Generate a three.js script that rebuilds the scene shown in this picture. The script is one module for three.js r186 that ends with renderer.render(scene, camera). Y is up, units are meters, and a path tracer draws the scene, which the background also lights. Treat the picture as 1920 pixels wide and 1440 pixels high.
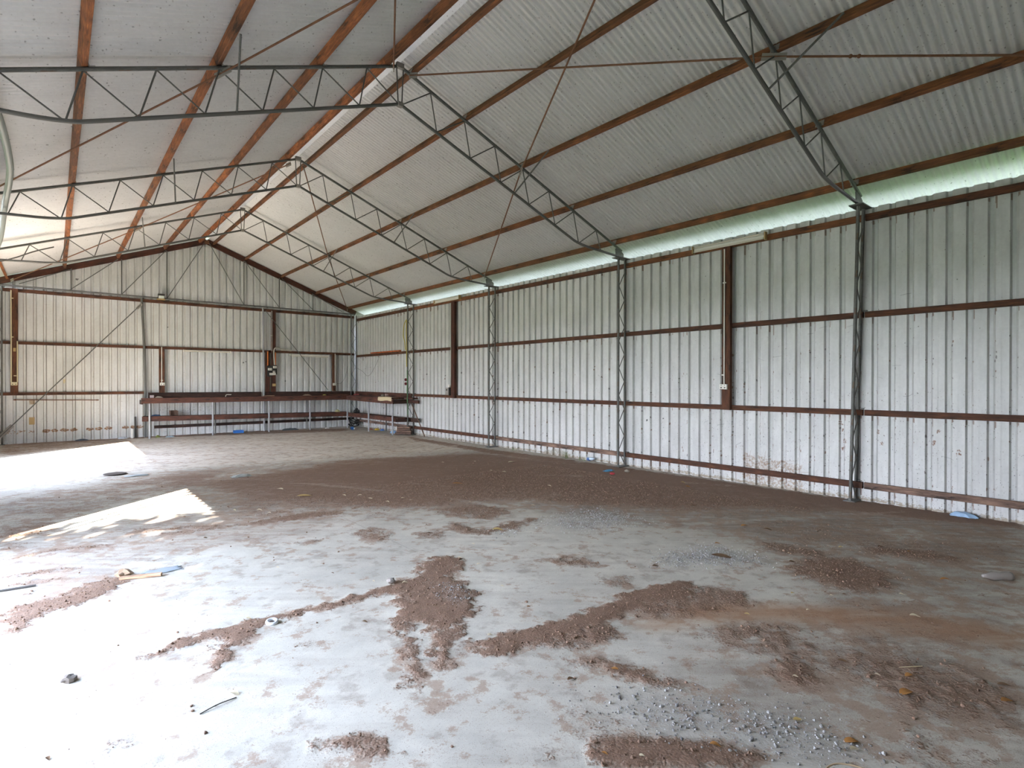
import * as THREE from 'three';
import { mergeGeometries } from 'three/addons/utils/BufferGeometryUtils.js';
import { RoundedBoxGeometry } from 'three/addons/geometries/RoundedBoxGeometry.js';

// ---------------------------------------------------------------- camera, sky, sun, exposure
const scene = new THREE.Scene();
const camera = new THREE.PerspectiveCamera(70.14, 4 / 3, 0.05, 300);
camera.rotation.order = 'YXZ';
camera.position.set(-3.566, 1.609, 18.804);
camera.rotation.set(-0.0044, -0.6967, 0.0013);

const renderer = new THREE.WebGLRenderer({ antialias: true });
renderer.toneMapping = THREE.LinearToneMapping;
renderer.toneMappingExposure = 5.2;
renderer.shadowMap.enabled = true;

const SUN = new THREE.Vector3(-0.604, 0.569, 0.557).normalize();   // towards the sun
// a bright hazy sky: white towards the horizon, pale blue overhead, a little brighter round the sun
const SKY_LEVEL = 5;
{
  const W = 256, H = 128, data = new Float32Array(W * H * 4);
  for (let j = 0; j < H; j++) for (let i = 0; i < W; i++) {
    const el = ((j + 0.5) / H - 0.5) * Math.PI, az = ((i + 0.5) / W - 0.5) * 2 * Math.PI, y = Math.max(0, Math.sin(el)), c = Math.max(0, Math.cos(el) * Math.cos(az) * SUN.x + Math.sin(el) * SUN.y + Math.cos(el) * Math.sin(az) * SUN.z);
    const h = Math.pow(1 - y, 2.2), glow = 1 + 0.5 * Math.pow(c, 6), k = (j * W + i) * 4;
    data[k] = SKY_LEVEL * (0.44 + 0.50 * h) * glow; data[k + 1] = SKY_LEVEL * (0.56 + 0.42 * h) * glow; data[k + 2] = SKY_LEVEL * (0.82 + 0.28 * h) * glow; data[k + 3] = 1;
  }
  const t = new THREE.DataTexture(data, W, H, THREE.RGBAFormat, THREE.FloatType); t.mapping = THREE.EquirectangularReflectionMapping; t.magFilter = THREE.LinearFilter; t.needsUpdate = true;
  scene.background = t; scene.environment = t;
}
const sun = new THREE.DirectionalLight(0xfff9f0, 17);
sun.name = 'sun';
sun.position.copy(SUN).multiplyScalar(60).add(new THREE.Vector3(0, 0, 10));
sun.target.position.set(0, 0, 10);
sun.castShadow = true;
sun.shadow.mapSize.set(4096, 4096);
Object.assign(sun.shadow.camera, { left: -22, right: 22, top: 22, bottom: -22, near: 1, far: 140 });
scene.add(sun, sun.target);

// ---------------------------------------------------------------- helpers
const V = (x, y, z) => new THREE.Vector3(x, y, z);
function rng(seed) { return () => { seed = (seed + 0x6d2b79f5) | 0; let t = Math.imul(seed ^ (seed >>> 15), 1 | seed); t = (t + Math.imul(t ^ (t >>> 7), 61 | t)) ^ t; return ((t ^ (t >>> 14)) >>> 0) / 4294967296; }; }
const lerp = (a, b, t) => a + (b - a) * t, clamp = (x, a = 0, b = 1) => Math.min(b, Math.max(a, x));
const smooth = (a, b, x) => { const t = clamp((x - a) / (b - a)); return t * t * (3 - 2 * t); };
const used = new Map();
function numbered(name) { const n = used.get(name) ?? 0; used.set(name, n + 1); return n ? name + '_' + String(n).padStart(3, '0') : name; }
function shade(o) { o.castShadow = true; o.receiveShadow = true; return o; }
function thing(name, label, category, pos, group) {
  const o = new THREE.Group(); o.name = numbered(name); o.position.set(...pos); o.userData = { label, category };
  if (group) o.userData.group = group;
  scene.add(o); return o;
}
function structure(name) { const o = new THREE.Group(); o.name = name; o.userData = { kind: 'structure' }; scene.add(o); return o; }
// a part: geometry given in world places, hung under its owner
function part(owner, name, geo, mat, label) {
  let p = V(0, 0, 0), o = owner; while (o && o !== scene) { p.add(o.position); o = o.parent; }
  geo.translate(-p.x, -p.y, -p.z);
  const m = shade(new THREE.Mesh(geo, mat)); m.name = name; if (label) m.userData.label = label;
  owner.add(m); return m;
}
// a thing that is one mesh, standing at pos; geometry local to pos
function single(name, label, category, pos, geo, mat, group) {
  const m = shade(new THREE.Mesh(geo, mat)); m.name = numbered(name); m.position.set(...pos); m.userData = { label, category };
  if (group) m.userData.group = group;
  scene.add(m); return m;
}
function rod(a, b, r, seg = 8, r2 = r) {
  const d = b.clone().sub(a), L = d.length(), g = new THREE.CylinderGeometry(r2, r, L, seg, 1);
  g.applyQuaternion(new THREE.Quaternion().setFromUnitVectors(V(0, 1, 0), d.clone().normalize()));
  const m = a.clone().add(b).multiplyScalar(0.5); g.translate(m.x, m.y, m.z); return g;
}
function pipe(points, r, seg = 10, n = 24, tension = 0.5, closed = false) {
  return new THREE.TubeGeometry(new THREE.CatmullRomCurve3(points, closed, 'catmullrom', tension), n, r, seg, closed);
}
// a sawn bar from a to b, w across and h along up, edges eased; uv in metres along the grain
let grainShift = 0;
function bar(a, b, w, h, up = V(0, 1, 0), ch = 0.004) {
  const z = b.clone().sub(a), L = z.length(); z.normalize();
  const x = up.clone().cross(z).normalize(), y = z.clone().cross(x).normalize();
  const hw = w / 2, hh = h / 2, c = [[-hw + ch, -hh], [hw - ch, -hh], [hw, -hh + ch], [hw, hh - ch], [hw - ch, hh], [-hw + ch, hh], [-hw, hh - ch], [-hw, -hh + ch]];
  const P = [], N = [], U = []; grainShift += 0.37;
  const put = (px, py, pz, nx, ny, nz, u, v) => { P.push(a.x + x.x * px + y.x * py + z.x * pz, a.y + x.y * px + y.y * py + z.y * pz, a.z + x.z * px + y.z * py + z.z * pz); N.push(x.x * nx + y.x * ny + z.x * nz, x.y * nx + y.y * ny + z.y * nz, x.z * nx + y.z * ny + z.z * nz); U.push(u, v); };
  let per = grainShift;
  for (let i = 0; i < 8; i++) {
    const p = c[i], q = c[(i + 1) % 8], dx = q[0] - p[0], dy = q[1] - p[1], l = Math.hypot(dx, dy), nx = dy / l, ny = -dx / l, v0 = per, v1 = per + l; per = v1;
    put(p[0], p[1], 0, nx, ny, 0, grainShift, v0); put(q[0], q[1], 0, nx, ny, 0, grainShift, v1); put(q[0], q[1], L, nx, ny, 0, grainShift + L, v1);
    put(p[0], p[1], 0, nx, ny, 0, grainShift, v0); put(q[0], q[1], L, nx, ny, 0, grainShift + L, v1); put(p[0], p[1], L, nx, ny, 0, grainShift + L, v0);
  }
  for (const [zz, s] of [[0, -1], [L, 1]]) for (let i = 1; i < 7; i++) { const t = s > 0 ? [0, i, i + 1] : [0, i + 1, i]; for (const k of t) put(c[k][0], c[k][1], zz, 0, 0, s, c[k][0], c[k][1] + grainShift); }
  const g = new THREE.BufferGeometry();
  g.setAttribute('position', new THREE.Float32BufferAttribute(P, 3)); g.setAttribute('normal', new THREE.Float32BufferAttribute(N, 3)); g.setAttribute('uv', new THREE.Float32BufferAttribute(U, 2));
  return g;
}
function box(cx, cy, cz, w, h, d, r = 0) { const g = r ? new RoundedBoxGeometry(w, h, d, 2, r) : new THREE.BoxGeometry(w, h, d); g.translate(cx, cy, cz); return g; }
const plain = (list) => mergeGeometries(list.map((g) => { const q = g.index ? g.toNonIndexed() : g; for (const k of Object.keys(q.attributes)) if (!['position', 'normal', 'uv'].includes(k)) q.deleteAttribute(k); return q; }));
// a lumpy solid
function lump(r, seed, sy = 1, detail = 1, rough = 0.3) {
  const g = new THREE.IcosahedronGeometry(r, detail), p = g.attributes.position, q = rng(seed), h = new Map();
  for (let i = 0; i < p.count; i++) {
    const k = p.getX(i).toFixed(4) + p.getY(i).toFixed(4) + p.getZ(i).toFixed(4); if (!h.has(k)) h.set(k, 1 - rough / 2 + rough * q());
    const f = h.get(k); p.setXYZ(i, p.getX(i) * f, p.getY(i) * f * sy, p.getZ(i) * f);
  }
  g.computeVertexNormals(); return g;
}

// ---------------------------------------------------------------- noise and textures
function noiseTable(n, base, octaves, gain, seed) {
  const out = new Float32Array(n * n); let amp = 1, total = 0;
  for (let o = 0, cells = base; o < octaves; o++, cells *= 2, amp *= gain) {
    const r = rng(seed + o * 101), lat = new Float32Array(cells * cells).map(() => r()); total += amp;
    for (let y = 0; y < n; y++) {
      const fy = (y / n) * cells, iy = Math.floor(fy), ty = fy - iy, sy = ty * ty * (3 - 2 * ty), r0 = (iy % cells) * cells, r1 = ((iy + 1) % cells) * cells;
      for (let x = 0; x < n; x++) {
        const fx = (x / n) * cells, ix = Math.floor(fx), tx = fx - ix, sx = tx * tx * (3 - 2 * tx), i1 = (ix + 1) % cells;
        out[y * n + x] += amp * lerp(lerp(lat[r0 + ix], lat[r0 + i1], sx), lerp(lat[r1 + ix], lat[r1 + i1], sx), sy);
      }
    }
  }
  for (let i = 0; i < out.length; i++) out[i] /= total;
  return out;
}
const NB = 512, BROAD = noiseTable(NB, 4, 6, 0.55, 11), FINE = noiseTable(NB, 64, 3, 0.7, 29), MID = noiseTable(NB, 16, 5, 0.6, 53);
function look(t, x, y) {           // one period per unit, bilinear
  x = (x - Math.floor(x)) * NB; y = (y - Math.floor(y)) * NB;
  const ix = x | 0, iy = y | 0, fx = x - ix, fy = y - iy, x1 = (ix + 1) & (NB - 1), r0 = (iy & (NB - 1)) * NB, r1 = ((iy + 1) & (NB - 1)) * NB, x0 = ix & (NB - 1);
  const a = t[r0 + x0], b = t[r0 + x1], c = t[r1 + x0], d = t[r1 + x1];
  return a + (b - a) * fx + (c - a + (a - b - c + d) * fx) * fy;
}
const near = (t, x, y) => t[(((y * NB) | 0) & (NB - 1)) * NB + (((x * NB) | 0) & (NB - 1))];   // for x, y >= 0
function texture(w, h, fn, srgb = true) {
  const data = new Uint8Array(w * h * 4), c = [0, 0, 0];
  for (let y = 0, i = 0; y < h; y++) for (let x = 0; x < w; x++, i += 4) { fn(x, y, c); data[i] = c[0]; data[i + 1] = c[1]; data[i + 2] = c[2]; data[i + 3] = 255; }
  const t = new THREE.DataTexture(data, w, h); t.magFilter = THREE.LinearFilter; t.minFilter = THREE.LinearMipmapLinearFilter; t.generateMipmaps = true; t.wrapS = t.wrapT = THREE.RepeatWrapping;
  if (srgb) t.colorSpace = THREE.SRGBColorSpace; t.needsUpdate = true; return t;
}
function painted(w, h, base, marks) {   // a canvas: base(x, y, c) for every pixel, then marks(ctx)
  const cv = document.createElement('canvas'); cv.width = w; cv.height = h;
  const ctx = cv.getContext('2d'), im = ctx.createImageData(w, h), c = [0, 0, 0];
  for (let y = 0, i = 0; y < h; y++) for (let x = 0; x < w; x++, i += 4) { base(x, y, c); im.data[i] = c[0]; im.data[i + 1] = c[1]; im.data[i + 2] = c[2]; im.data[i + 3] = 255; }
  ctx.putImageData(im, 0, 0); marks(ctx);
  const t = new THREE.CanvasTexture(cv); t.colorSpace = THREE.SRGBColorSpace; t.wrapS = t.wrapT = THREE.RepeatWrapping; return t;
}
function blot(ctx, x, y, r, color, q, stretch = 1) {  // an irregular spot
  ctx.fillStyle = color; ctx.beginPath(); const n = 7;
  for (let i = 0; i <= n; i++) { const a = (i / n) * Math.PI * 2, k = r * (0.6 + 0.7 * q()); const px = x + Math.cos(a) * k, py = y + Math.sin(a) * k * stretch; i ? ctx.lineTo(px, py) : ctx.moveTo(px, py); }
  ctx.fill();
}
const std = (o) => new THREE.MeshStandardMaterial({ side: THREE.DoubleSide, ...o });

// timber: long grain, stained red-brown
function timberMap(seed, r, g, b) {
  const q = rng(seed), ox = q(), oy = q();
  return texture(512, 512, (x, y, c) => {   // 512 px = 1.6 m along, 0.5 m across
    const u = x / 512, v = y / 512;
    const grain = look(MID, u * 1 + ox, v * 6 + oy), fine = look(FINE, u * 0.5 + ox, v * 4 + oy), blotch = look(BROAD, u * 2 + oy, v * 2 + ox);
    let k = 0.55 + 0.55 * grain + 0.35 * (fine - 0.5) + 0.8 * (blotch - 0.5); if (blotch < 0.36) k *= 0.72;
    c[0] = clamp(r * k, 0, 255); c[1] = clamp(g * k * (0.96 + 0.1 * (grain - 0.5)), 0, 255); c[2] = clamp(b * k, 0, 255);
  });
}
function timber(seed, r, g, b, rough = 0.8) {
  const map = timberMap(seed, r, g, b); map.repeat.set(1 / 1.6, 2); return std({ map, roughness: rough, bumpMap: map, bumpScale: 0.002 });
}
const M = {};
M.purlin = timber(3, 158, 98, 52);  // lighter copy for the open-side slope, its brighter lighting put into the colour
M.purlin2 = timber(5, 132, 84, 46);
M.purlin3 = timber(6, 124, 82, 46);  // darker copy for the slope above the long wall, shade put into the colour
M.girt = timber(7, 98, 60, 34);
M.girt2 = timber(8, 88, 54, 32);
M.bench = timber(9, 92, 56, 40);
M.benchDark = timber(10, 66, 44, 32);
M.greyTimber = timber(12, 132, 108, 88);
M.rafter = timber(13, 82, 44, 26);
M.paleTimber = timber(14, 198, 168, 128);
M.orangeTimber = timber(15, 196, 104, 48);
{
  const map = texture(256, 256, (x, y, c) => { const n = look(MID, x / 256, y / 256), f = look(FINE, x / 256, y / 256), rust = smooth(0.6, 0.72, look(BROAD, x / 256 + 0.3, y / 128)); const k = 96 + 50 * (n - 0.5) + 40 * (f - 0.5); c[0] = clamp(lerp(k, 98, rust * 0.7), 0, 255); c[1] = clamp(lerp(k, 74, rust * 0.7), 0, 255); c[2] = clamp(lerp(k * 0.96, 54, rust * 0.7), 0, 255); });
  map.repeat.set(1, 4); M.steel = std({ map, roughness: 0.55, metalness: 0.25 });
  const light = texture(256, 256, (x, y, c) => { const n = look(MID, x / 256, y / 256), f = look(FINE, x / 256, y / 256), k = 150 + 50 * (n - 0.5) + 40 * (f - 0.5); c[0] = c[1] = clamp(k, 0, 255); c[2] = clamp(k * 1.01, 0, 255); });
  M.galv = std({ map: light, roughness: 0.5, metalness: 0.3 });
  const rusty = texture(256, 256, (x, y, c) => { const n = look(MID, x / 256, y / 256), f = look(FINE, x / 256, y / 256), k = 0.7 + 0.5 * n + 0.4 * (f - 0.5); c[0] = clamp(122 * k, 0, 255); c[1] = clamp(84 * k, 0, 255); c[2] = clamp(60 * k, 0, 255); });
  rusty.repeat.set(1, 6); M.rust = std({ map: rusty, roughness: 0.85 });
}
const flat = (hex, roughness = 0.7, more = {}) => std({ color: hex, roughness, ...more });
M.white = flat(0xd9d6cc, 0.5); M.cream = flat(0xcbbf9c, 0.6); M.black = flat(0x1c1b1a, 0.6); M.conduit = flat(0xa9a79c, 0.5); M.dark = flat(0x3a3733, 0.7);
M.orangePipe = flat(0xc06a2c, 0.55); M.bracket = flat(0xa58a5a, 0.6); M.tube = flat(0xcfc8b8, 0.35); M.plate = flat(0x8f8a82, 0.6, { metalness: 0.2 });
// ---------------------------------------------------------------- measures of the shed (metres)
const HALF = 4.822, ZBACK = -0.03, ZFRONT = 20.24, EAVE = 3.95, TAN = 0.3764, COS = Math.cos(Math.atan(TAN)), SIN = Math.sin(Math.atan(TAN));
const FRAME_Z = [4.189, 8.189, 12.189, 16.189];
const chordY = (x) => 5.833 - TAN * Math.abs(x);          // middle of the trusses' top chords
const roofY = (x) => 5.978 - TAN * Math.abs(x);           // middle of the roof sheets

// ---------------------------------------------------------------- floor
const FLOOR_MARKS = [
[1,.2,25,-4.63,-.35,-1.5,-.88,4.01,1.48,4.57,4.69,4.34,8.57,1.96,8.78,.08,7.99,-2.09,7.04,-4.23,6.98],
[1,.65,18,-2.13,7.38,.13,7.84,2.12,8.5,4.34,8.57,4.48,12.28,4.7,16.11,4.79,17.79,2.97,18.01,2.3,16.4,1.7,15.22,.96,13.8,-.43,12.28,-2,11.53,-2.26,9.91],
[0,.45,12,.95,7.95,2.2,8.36,3.64,9.09,4.28,12.44,4.46,13.84,3.21,14.19,1.99,12.67,.74,11.65,-.07,10.41,-.7,9.26],
[0,.4,8,-4.58,.58,-3.59,.51,-1.98,.12,-1.96,1.2,-3.39,2.1,-4.45,2.9],
[0,.62,18,-1.7,9.07,-.14,8.64,1.96,8.78,3.64,9.09,4.19,11.18,4.36,12.5,4.48,14.73,4.52,16.17,3.81,16.16,3.28,15.34,2.36,14.77,1.8,13.92,1.26,13.05,.34,12.72,-.4,12.22,-.84,11.53,-1.34,10.9,-1.64,10.19],
[0,.25,14,-1.69,10.39,-.55,11.55,.43,12.58,.08,13,-.73,12.91,-1.31,12.1,-1.89,12.25,-1.95,11.32],
[0,.35,22,-4.14,8.59,-3.27,8.17,-2.01,8.19,-1.19,7.78,-1.5,9.23,-2.07,9.32,-2.83,10.09,-3.48,10.63,-4,11.05],
[0,.3,14,-3.03,7.34,-2.46,7.48,-1.87,7.82,-1.53,8.58,-2.09,8.75,-2.77,8.59],
[0,.5,5,-3.98,11.31,-3.74,11.21,-3.48,11.07,-3.49,10.78,-3.77,10.58,-4.02,10.77],
[0,.45,5,-3.95,11.84,-3.81,11.73,-3.82,11.49,-3.98,11.48],
[4,.6,3,-.75,9.94,-.23,10.79,.16,11.75,.21,11.65,-.16,10.63,-.7,9.8],
[4,.6,3,-4.22,7.14,-2.88,7.13,-.81,7.3,1.25,7.24,1.46,6.71,-.72,6.92,-2.86,6.86,-4.24,6.83],
[4,.6,3,-1.73,8.86,-.77,8.28,.07,8.02,.18,7.66,-.71,8.02,-1.7,8.64],
[4,.6,3,1.11,7.57,2.46,7.89,3.82,8.01,4.31,7.27,2.83,7.2,1.24,7.24],
[4,.6,3,.68,11.11,.98,11.73,1.12,11.95,1.16,11.89,1.02,11.66,.75,10.99],
[4,.6,3,2.73,11.85,3.3,12.56,3.46,12.42,2.84,11.73],
[4,.6,3,.72,13.49,1.98,13.25,2.06,13.17,.78,13.4],
[4,.6,3,.52,12.57,.86,13.51,.84,14.47,.98,15.12,1.08,15.05,.97,14.36,.96,13.41,.6,12.46],
[4,.6,3,4.04,13.92,4.4,14.61,4.56,14.52,4.2,13.81],
[4,.6,3,3.81,16.4,4.46,16.77,4.6,16.73,3.92,16.36],
[4,.6,3,1.78,15.44,2.65,15.79,3.52,16.26,3.64,16.22,2.77,15.73,1.98,15.31],
[4,.6,3,-4.14,8.47,-3.2,8.23,-2.53,8.2,-2.51,7.97,-3.2,8.01,-4.16,8.23],
[4,.6,3,-3.77,9.95,-2.88,9.26,-2.06,8.56,-2.04,8.39,-2.87,9.08,-3.78,9.81],
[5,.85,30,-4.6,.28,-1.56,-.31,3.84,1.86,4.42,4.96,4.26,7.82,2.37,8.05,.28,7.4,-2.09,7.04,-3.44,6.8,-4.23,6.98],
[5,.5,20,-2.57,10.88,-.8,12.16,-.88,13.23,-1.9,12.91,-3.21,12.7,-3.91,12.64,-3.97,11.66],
[0,.5,4,-3.94,12.17,-3.5,12.11,-3.05,12.19,-3.05,12.12,-3.5,12,-3.94,12.09],
[0,.5,4,-3.9,12.77,-3.68,12.77,-3.4,12.85,-3.4,12.78,-3.68,12.63,-3.91,12.68],
[0,.5,4,-3.89,13.01,-3.7,13.07,-3.51,13.09,-3.51,13.02,-3.71,12.93,-3.9,12.91],
[0,.5,4,-3.13,13.23,-2.77,13.38,-2.35,13.28,-2.35,13.23,-2.76,13.3,-3.13,13.19],
[0,.5,4,-2.97,11.82,-2.55,11.92,-2.13,12.11,-2.11,12.01,-2.54,11.79,-2.97,11.72],
[0,.5,4,-2.77,12.13,-2.03,12.19,-1.11,12.26,-1.05,12.1,-2.01,12.09,-2.76,12.01],
[0,.5,4,-1.9,12.3,-1.38,12.32,-.89,12.38,-.83,12.21,-1.32,12.14,-1.88,12.2],
[0,.5,4,-3.02,12.86,-2.92,13.05,-2.83,12.95,-2.83,12.88,-2.9,12.84,-3.02,12.77],
[0,.5,4,-2.56,12.96,-2.49,12.97,-2.47,12.82,-2.53,12.81],
[0,.5,4,-1.74,13.38,-1.52,13.36,-1.48,13.23,-1.69,13.23],
[1,.45,10,-3.99,11.18,-2.42,11,-.86,12.3,-1.41,13.07,-2.82,12.83,-3.91,12.64],
[1,.5,8,-3.91,12.64,-3.06,12.82,-3.13,13.6,-3.57,13.63,-3.86,13.51],
[0,.95,4,-3.86,13.63,-3.69,13.54,-3.45,13.47,-3.16,13.33,-3.12,13.48,-3.36,13.71,-3.57,13.87,-3.72,13.92,-3.73,14.04,-3.83,14.1],
[0,.6,5.5,-3.51,13.49,-3.38,13.32,-3.14,13.25,-3.14,13.47,-3.36,13.58],
[0,1,2.8,-3.24,15,-3.11,15.01,-2.98,15,-2.8,15.01,-2.66,15.05,-2.53,15.03,-2.34,14.96,-2.13,14.98,-1.9,15.02,-1.65,15.03,-1.48,15.07,-1.37,14.79,-1.6,14.89,-1.87,14.92,-2.1,14.9,-2.32,14.89,-2.5,14.86,-2.63,14.86,-2.78,14.85,-2.97,14.89,-3.11,14.94,-3.24,14.98],
[0,1,2.8,-2.57,14.79,-2.72,14.94,-2.82,15.14,-2.9,15.33,-2.96,15.46,-3.01,15.51,-3.01,15.52,-2.96,15.5,-2.89,15.41,-2.79,15.27,-2.71,15.15,-2.57,15.04],
[0,1,3.25,-1.14,14.64,-.92,14.52,-.74,14.59,-.77,14.78,-.94,14.95,-1.07,14.97,-1.06,15.13,-1.12,15.41,-1.22,15.62,-1.36,15.71,-1.55,15.85,-1.71,16.06,-1.8,16.19,-1.91,16.27,-1.91,16.19,-1.83,16,-1.74,15.81,-1.68,15.64,-1.69,15.55,-1.76,15.57,-1.78,15.52,-1.71,15.3,-1.61,15.07,-1.47,14.94,-1.34,14.86],
[0,.95,3.25,-1.76,15.4,-1.9,15.7,-2.01,15.95,-2.11,16.16,-2.2,16.33,-2.16,16.36,-2.05,16.2,-1.94,15.98,-1.82,15.72,-1.68,15.41],
[0,.6,4,-1.95,16.24,-2.02,16.36,-2.12,16.46,-2.19,16.57,-2.16,16.6,-2.09,16.5,-2,16.38,-1.92,16.28],
[0,.5,5.5,-2.23,16.4,-2.21,16.4,-2.2,16.43,-2.22,16.43],
[0,.5,5.5,-2.27,16.68,-2.19,16.69,-2.16,16.77,-2.24,16.76],
[0,.5,5.5,-2.29,16.78,-2.22,16.79,-2.19,16.87,-2.26,16.86],
[0,.5,5.5,-2.32,16.69,-2.27,16.7,-2.25,16.75,-2.3,16.75],
[0,.5,5.5,-2.03,15.8,-1.99,15.79,-1.98,15.83,-2.02,15.84],
[0,.5,5.5,-2.12,15.89,-2.09,15.88,-2.08,15.91,-2.11,15.92],
[0,.9,4,-2.71,16.38,-2.62,16.37,-2.58,16.43,-2.47,16.47,-2.4,16.54,-2.44,16.63,-2.53,16.65,-2.57,16.59,-2.52,16.57,-2.6,16.49,-2.68,16.45],
[0,.85,4,-2.58,16.53,-2.51,16.56,-2.51,16.61,-2.58,16.61],
[0,.5,4,-2.78,16.48,-2.64,16.58,-2.56,16.67,-2.55,16.65,-2.63,16.55,-2.78,16.46],
[0,.35,4,-3.27,16.11,-3.02,16.26,-2.86,16.45,-2.85,16.42,-3.01,16.23,-3.26,16.09],
[0,.9,2.5,-3.4,15.79,-3.37,15.78,-3.34,15.82,-3.37,15.85,-3.39,15.84],
[0,.55,3.25,-3.62,15.18,-3.57,15.16,-3.53,15.12,-3.48,15.08,-3.49,15,-3.54,15.09,-3.58,15.1,-3.63,15.15],
[0,.5,4,-3.14,15.37,-3.11,15.45,-3.15,15.47,-3.15,15.5,-3.1,15.47,-3.13,15.34],
[0,.5,3.25,-2.45,15.31,-2.29,15.24,-2.21,15.19,-2.2,15.15,-2.28,15.17,-2.44,15.23],
[0,.4,4,-2.45,15.52,-2.28,15.55,-2.25,15.47,-2.42,15.39],
[0,1,2.8,-1.68,16.15,-1.66,16.25,-1.53,16.3,-1.36,16.32,-1.14,16.35,-.92,16.38,-.6,16.38,-.33,16.4,-.14,16.44,.06,16.53,.37,16.31,.1,16.24,-.12,16.2,-.44,16.2,-.78,16.2,-1.01,16.17,-1.24,16.14,-1.4,16.09,-1.54,16.06,-1.6,16.05],
[0,.8,5.5,-1.32,16.25,-1.05,16.29,-.83,16.37,-.75,16.57,-.93,16.62,-1.08,16.54,-1.22,16.51,-1.32,16.38,-1.36,16.32],
[0,.62,5,-.36,16.3,.03,16.36,.43,16.48,.47,16.73,.36,16.9,-.02,16.82,-.38,16.64,-.52,16.52],
[0,.5,4,-.22,15.18,.08,15.23,.17,15.6,.1,15.72,-.16,15.46],
[0,.45,4,-.12,15.79,.17,15.95,-.15,16.14,-.27,15.97],
[2,.9,12,.6,15.77,1.02,15.8,1.49,15.92,1.45,16.27,1.38,16.6,.95,16.43,.7,16.17,.4,16.05],
[2,.75,16,.54,14.27,1.12,14.11,1.74,14.07,1.78,14.47,1.75,14.96,1.46,15.03,.68,14.8],
[2,1,16,-1.49,16.81,-1.29,17.03,-1.08,17.27,-.84,17.56,-.74,17.89,-.73,18.09,-.93,18.05,-1.27,17.76,-1.15,17.68,-1.36,17.44,-1.47,17.23,-1.56,16.99],
[2,.6,5,-1.17,15.07,-1.07,15.23,-1.16,15.5,-1.42,15.66,-1.4,15.44,-1.28,15.13],
[2,.6,10,-.11,14.15,.36,14.12,.59,14.31,.33,14.51,-.1,14.41],
[0,.75,5.5,-.29,13.8,-.17,14.23,.29,14.22,.7,14.11,.81,13.96,.44,14.01,-.05,14.06,-.08,13.51],
[0,.55,5,-1.19,13.25,-.83,13.13,-.85,13.53,-1.07,13.85,-1.15,13.66],
[0,.5,4,-.67,13.68,-.34,13.68,-.47,13.98,-.71,13.95],
[0,.55,6,.03,12.84,.72,13.03,.76,13.64,.32,13.78,.01,13.36],
[1,.48,30,1.99,14.47,4.52,16.17,4.79,17.79,-.47,18.43,-1.36,17.69,-1.14,17.16,-.54,16.9,.35,17.13,1.38,17.03,1.68,16.56,1.64,15.59],
[0,.16,30,2.85,16.18,4.35,17.84,-.47,18.43,-1.08,17.92,-.76,17.66,-.48,17.37,-.06,17.11,1.11,16.81,1.69,16.36],
[0,.7,6,1.35,16.7,1.78,16.76,1.97,16.96,1.77,17.23,1.48,17.42,1.19,17.33,1.12,17.13,1.14,16.92],
[0,.55,5,1.66,16.26,1.73,16.54,1.83,16.78,2,16.72,1.98,16.44,1.91,16.15],
[0,.5,5,2.31,16.98,2.47,17.35,2.62,17.63,2.81,17.6,2.74,17.29,2.5,16.92],
[0,.5,8,-.45,16.88,-.06,16.96,.18,17.21,-.07,17.25,-.01,17.47,-.35,17.28,-.51,17.06],
[0,.75,5.5,-.48,17.37,-.31,17.41,-.23,17.5,-.36,17.61,-.54,17.59,-.57,17.47],
[0,.4,12,-.03,17.54,.27,17.83,.24,18.3,-.22,18.37,-.3,18.15,-.26,17.83],
[0,.35,10,-.6,18.05,-.5,18.23,-.5,18.4,-.84,18.12],
[3,.85,8,-.33,16.56,-.04,16.63,.43,16.98,.79,17.38,1.07,17.78,1.22,18.22,.93,18.26,.71,17.89,.46,17.49,.14,17.12,-.23,16.86],
[3,.7,5,-.64,16.52,-.34,16.65,-.35,16.82,-.61,16.67],
[0,.8,4.75,-1.36,16.64,-1.24,16.73,-1.22,16.89,-1.17,17.04,-1.08,17.14,-1.02,17.23,-.97,17.21,-1.02,17.11,-1.07,16.98,-1.09,16.82,-1.15,16.66,-1.31,16.58],
[0,.65,4.75,-1.75,16.82,-1.66,16.93,-1.62,17.06,-1.56,17.15,-1.51,17.11,-1.56,17.03,-1.62,16.9,-1.73,16.8],
[0,.7,5.5,-1.8,17,-1.74,17.11,-1.67,17.23,-1.57,17.34,-1.52,17.3,-1.6,17.19,-1.69,17.08,-1.77,16.98],
[0,.95,4,-1.73,17.18,-1.59,17.27,-1.43,17.38,-1.33,17.5,-1.23,17.63,-1.24,17.72,-1.32,17.72,-1.83,17.3],
[0,.6,4.75,-1.97,17.02,-1.95,17.08,-1.9,17.17,-1.87,17.15,-1.92,17.06,-1.95,17.01],
[0,.6,4.75,-1.93,17.05,-1.83,17.17,-1.81,17.19,-1.79,17.18,-1.8,17.14,-1.91,17.03],
[0,.6,4.75,-1.96,17.16,-1.91,17.25,-1.87,17.23,-1.93,17.14],
[0,.6,4,-1.99,16.97,-1.97,17.01,-1.95,16.99,-1.96,16.95],
[0,.55,4.75,-1.61,16.52,-1.54,16.57,-1.51,16.54,-1.59,16.49],
[4,.7,6,.51,16.24,.92,16.4,1.07,16.69,.93,16.97,.6,16.87,.42,16.62],
[4,.7,6,1.19,17.4,1.4,17.61,1.5,17.85,1.14,17.61],
[4,.7,6,3.07,16.64,3.59,16.99,3.57,17.45,3.04,17.13],
[4,.7,6,-.33,17.03,-.12,17.14,-.17,17.26,-.38,17.13],
[4,.7,6,-.74,17.03,-.46,17.1,-.4,17.27,-.7,17.17],
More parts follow.
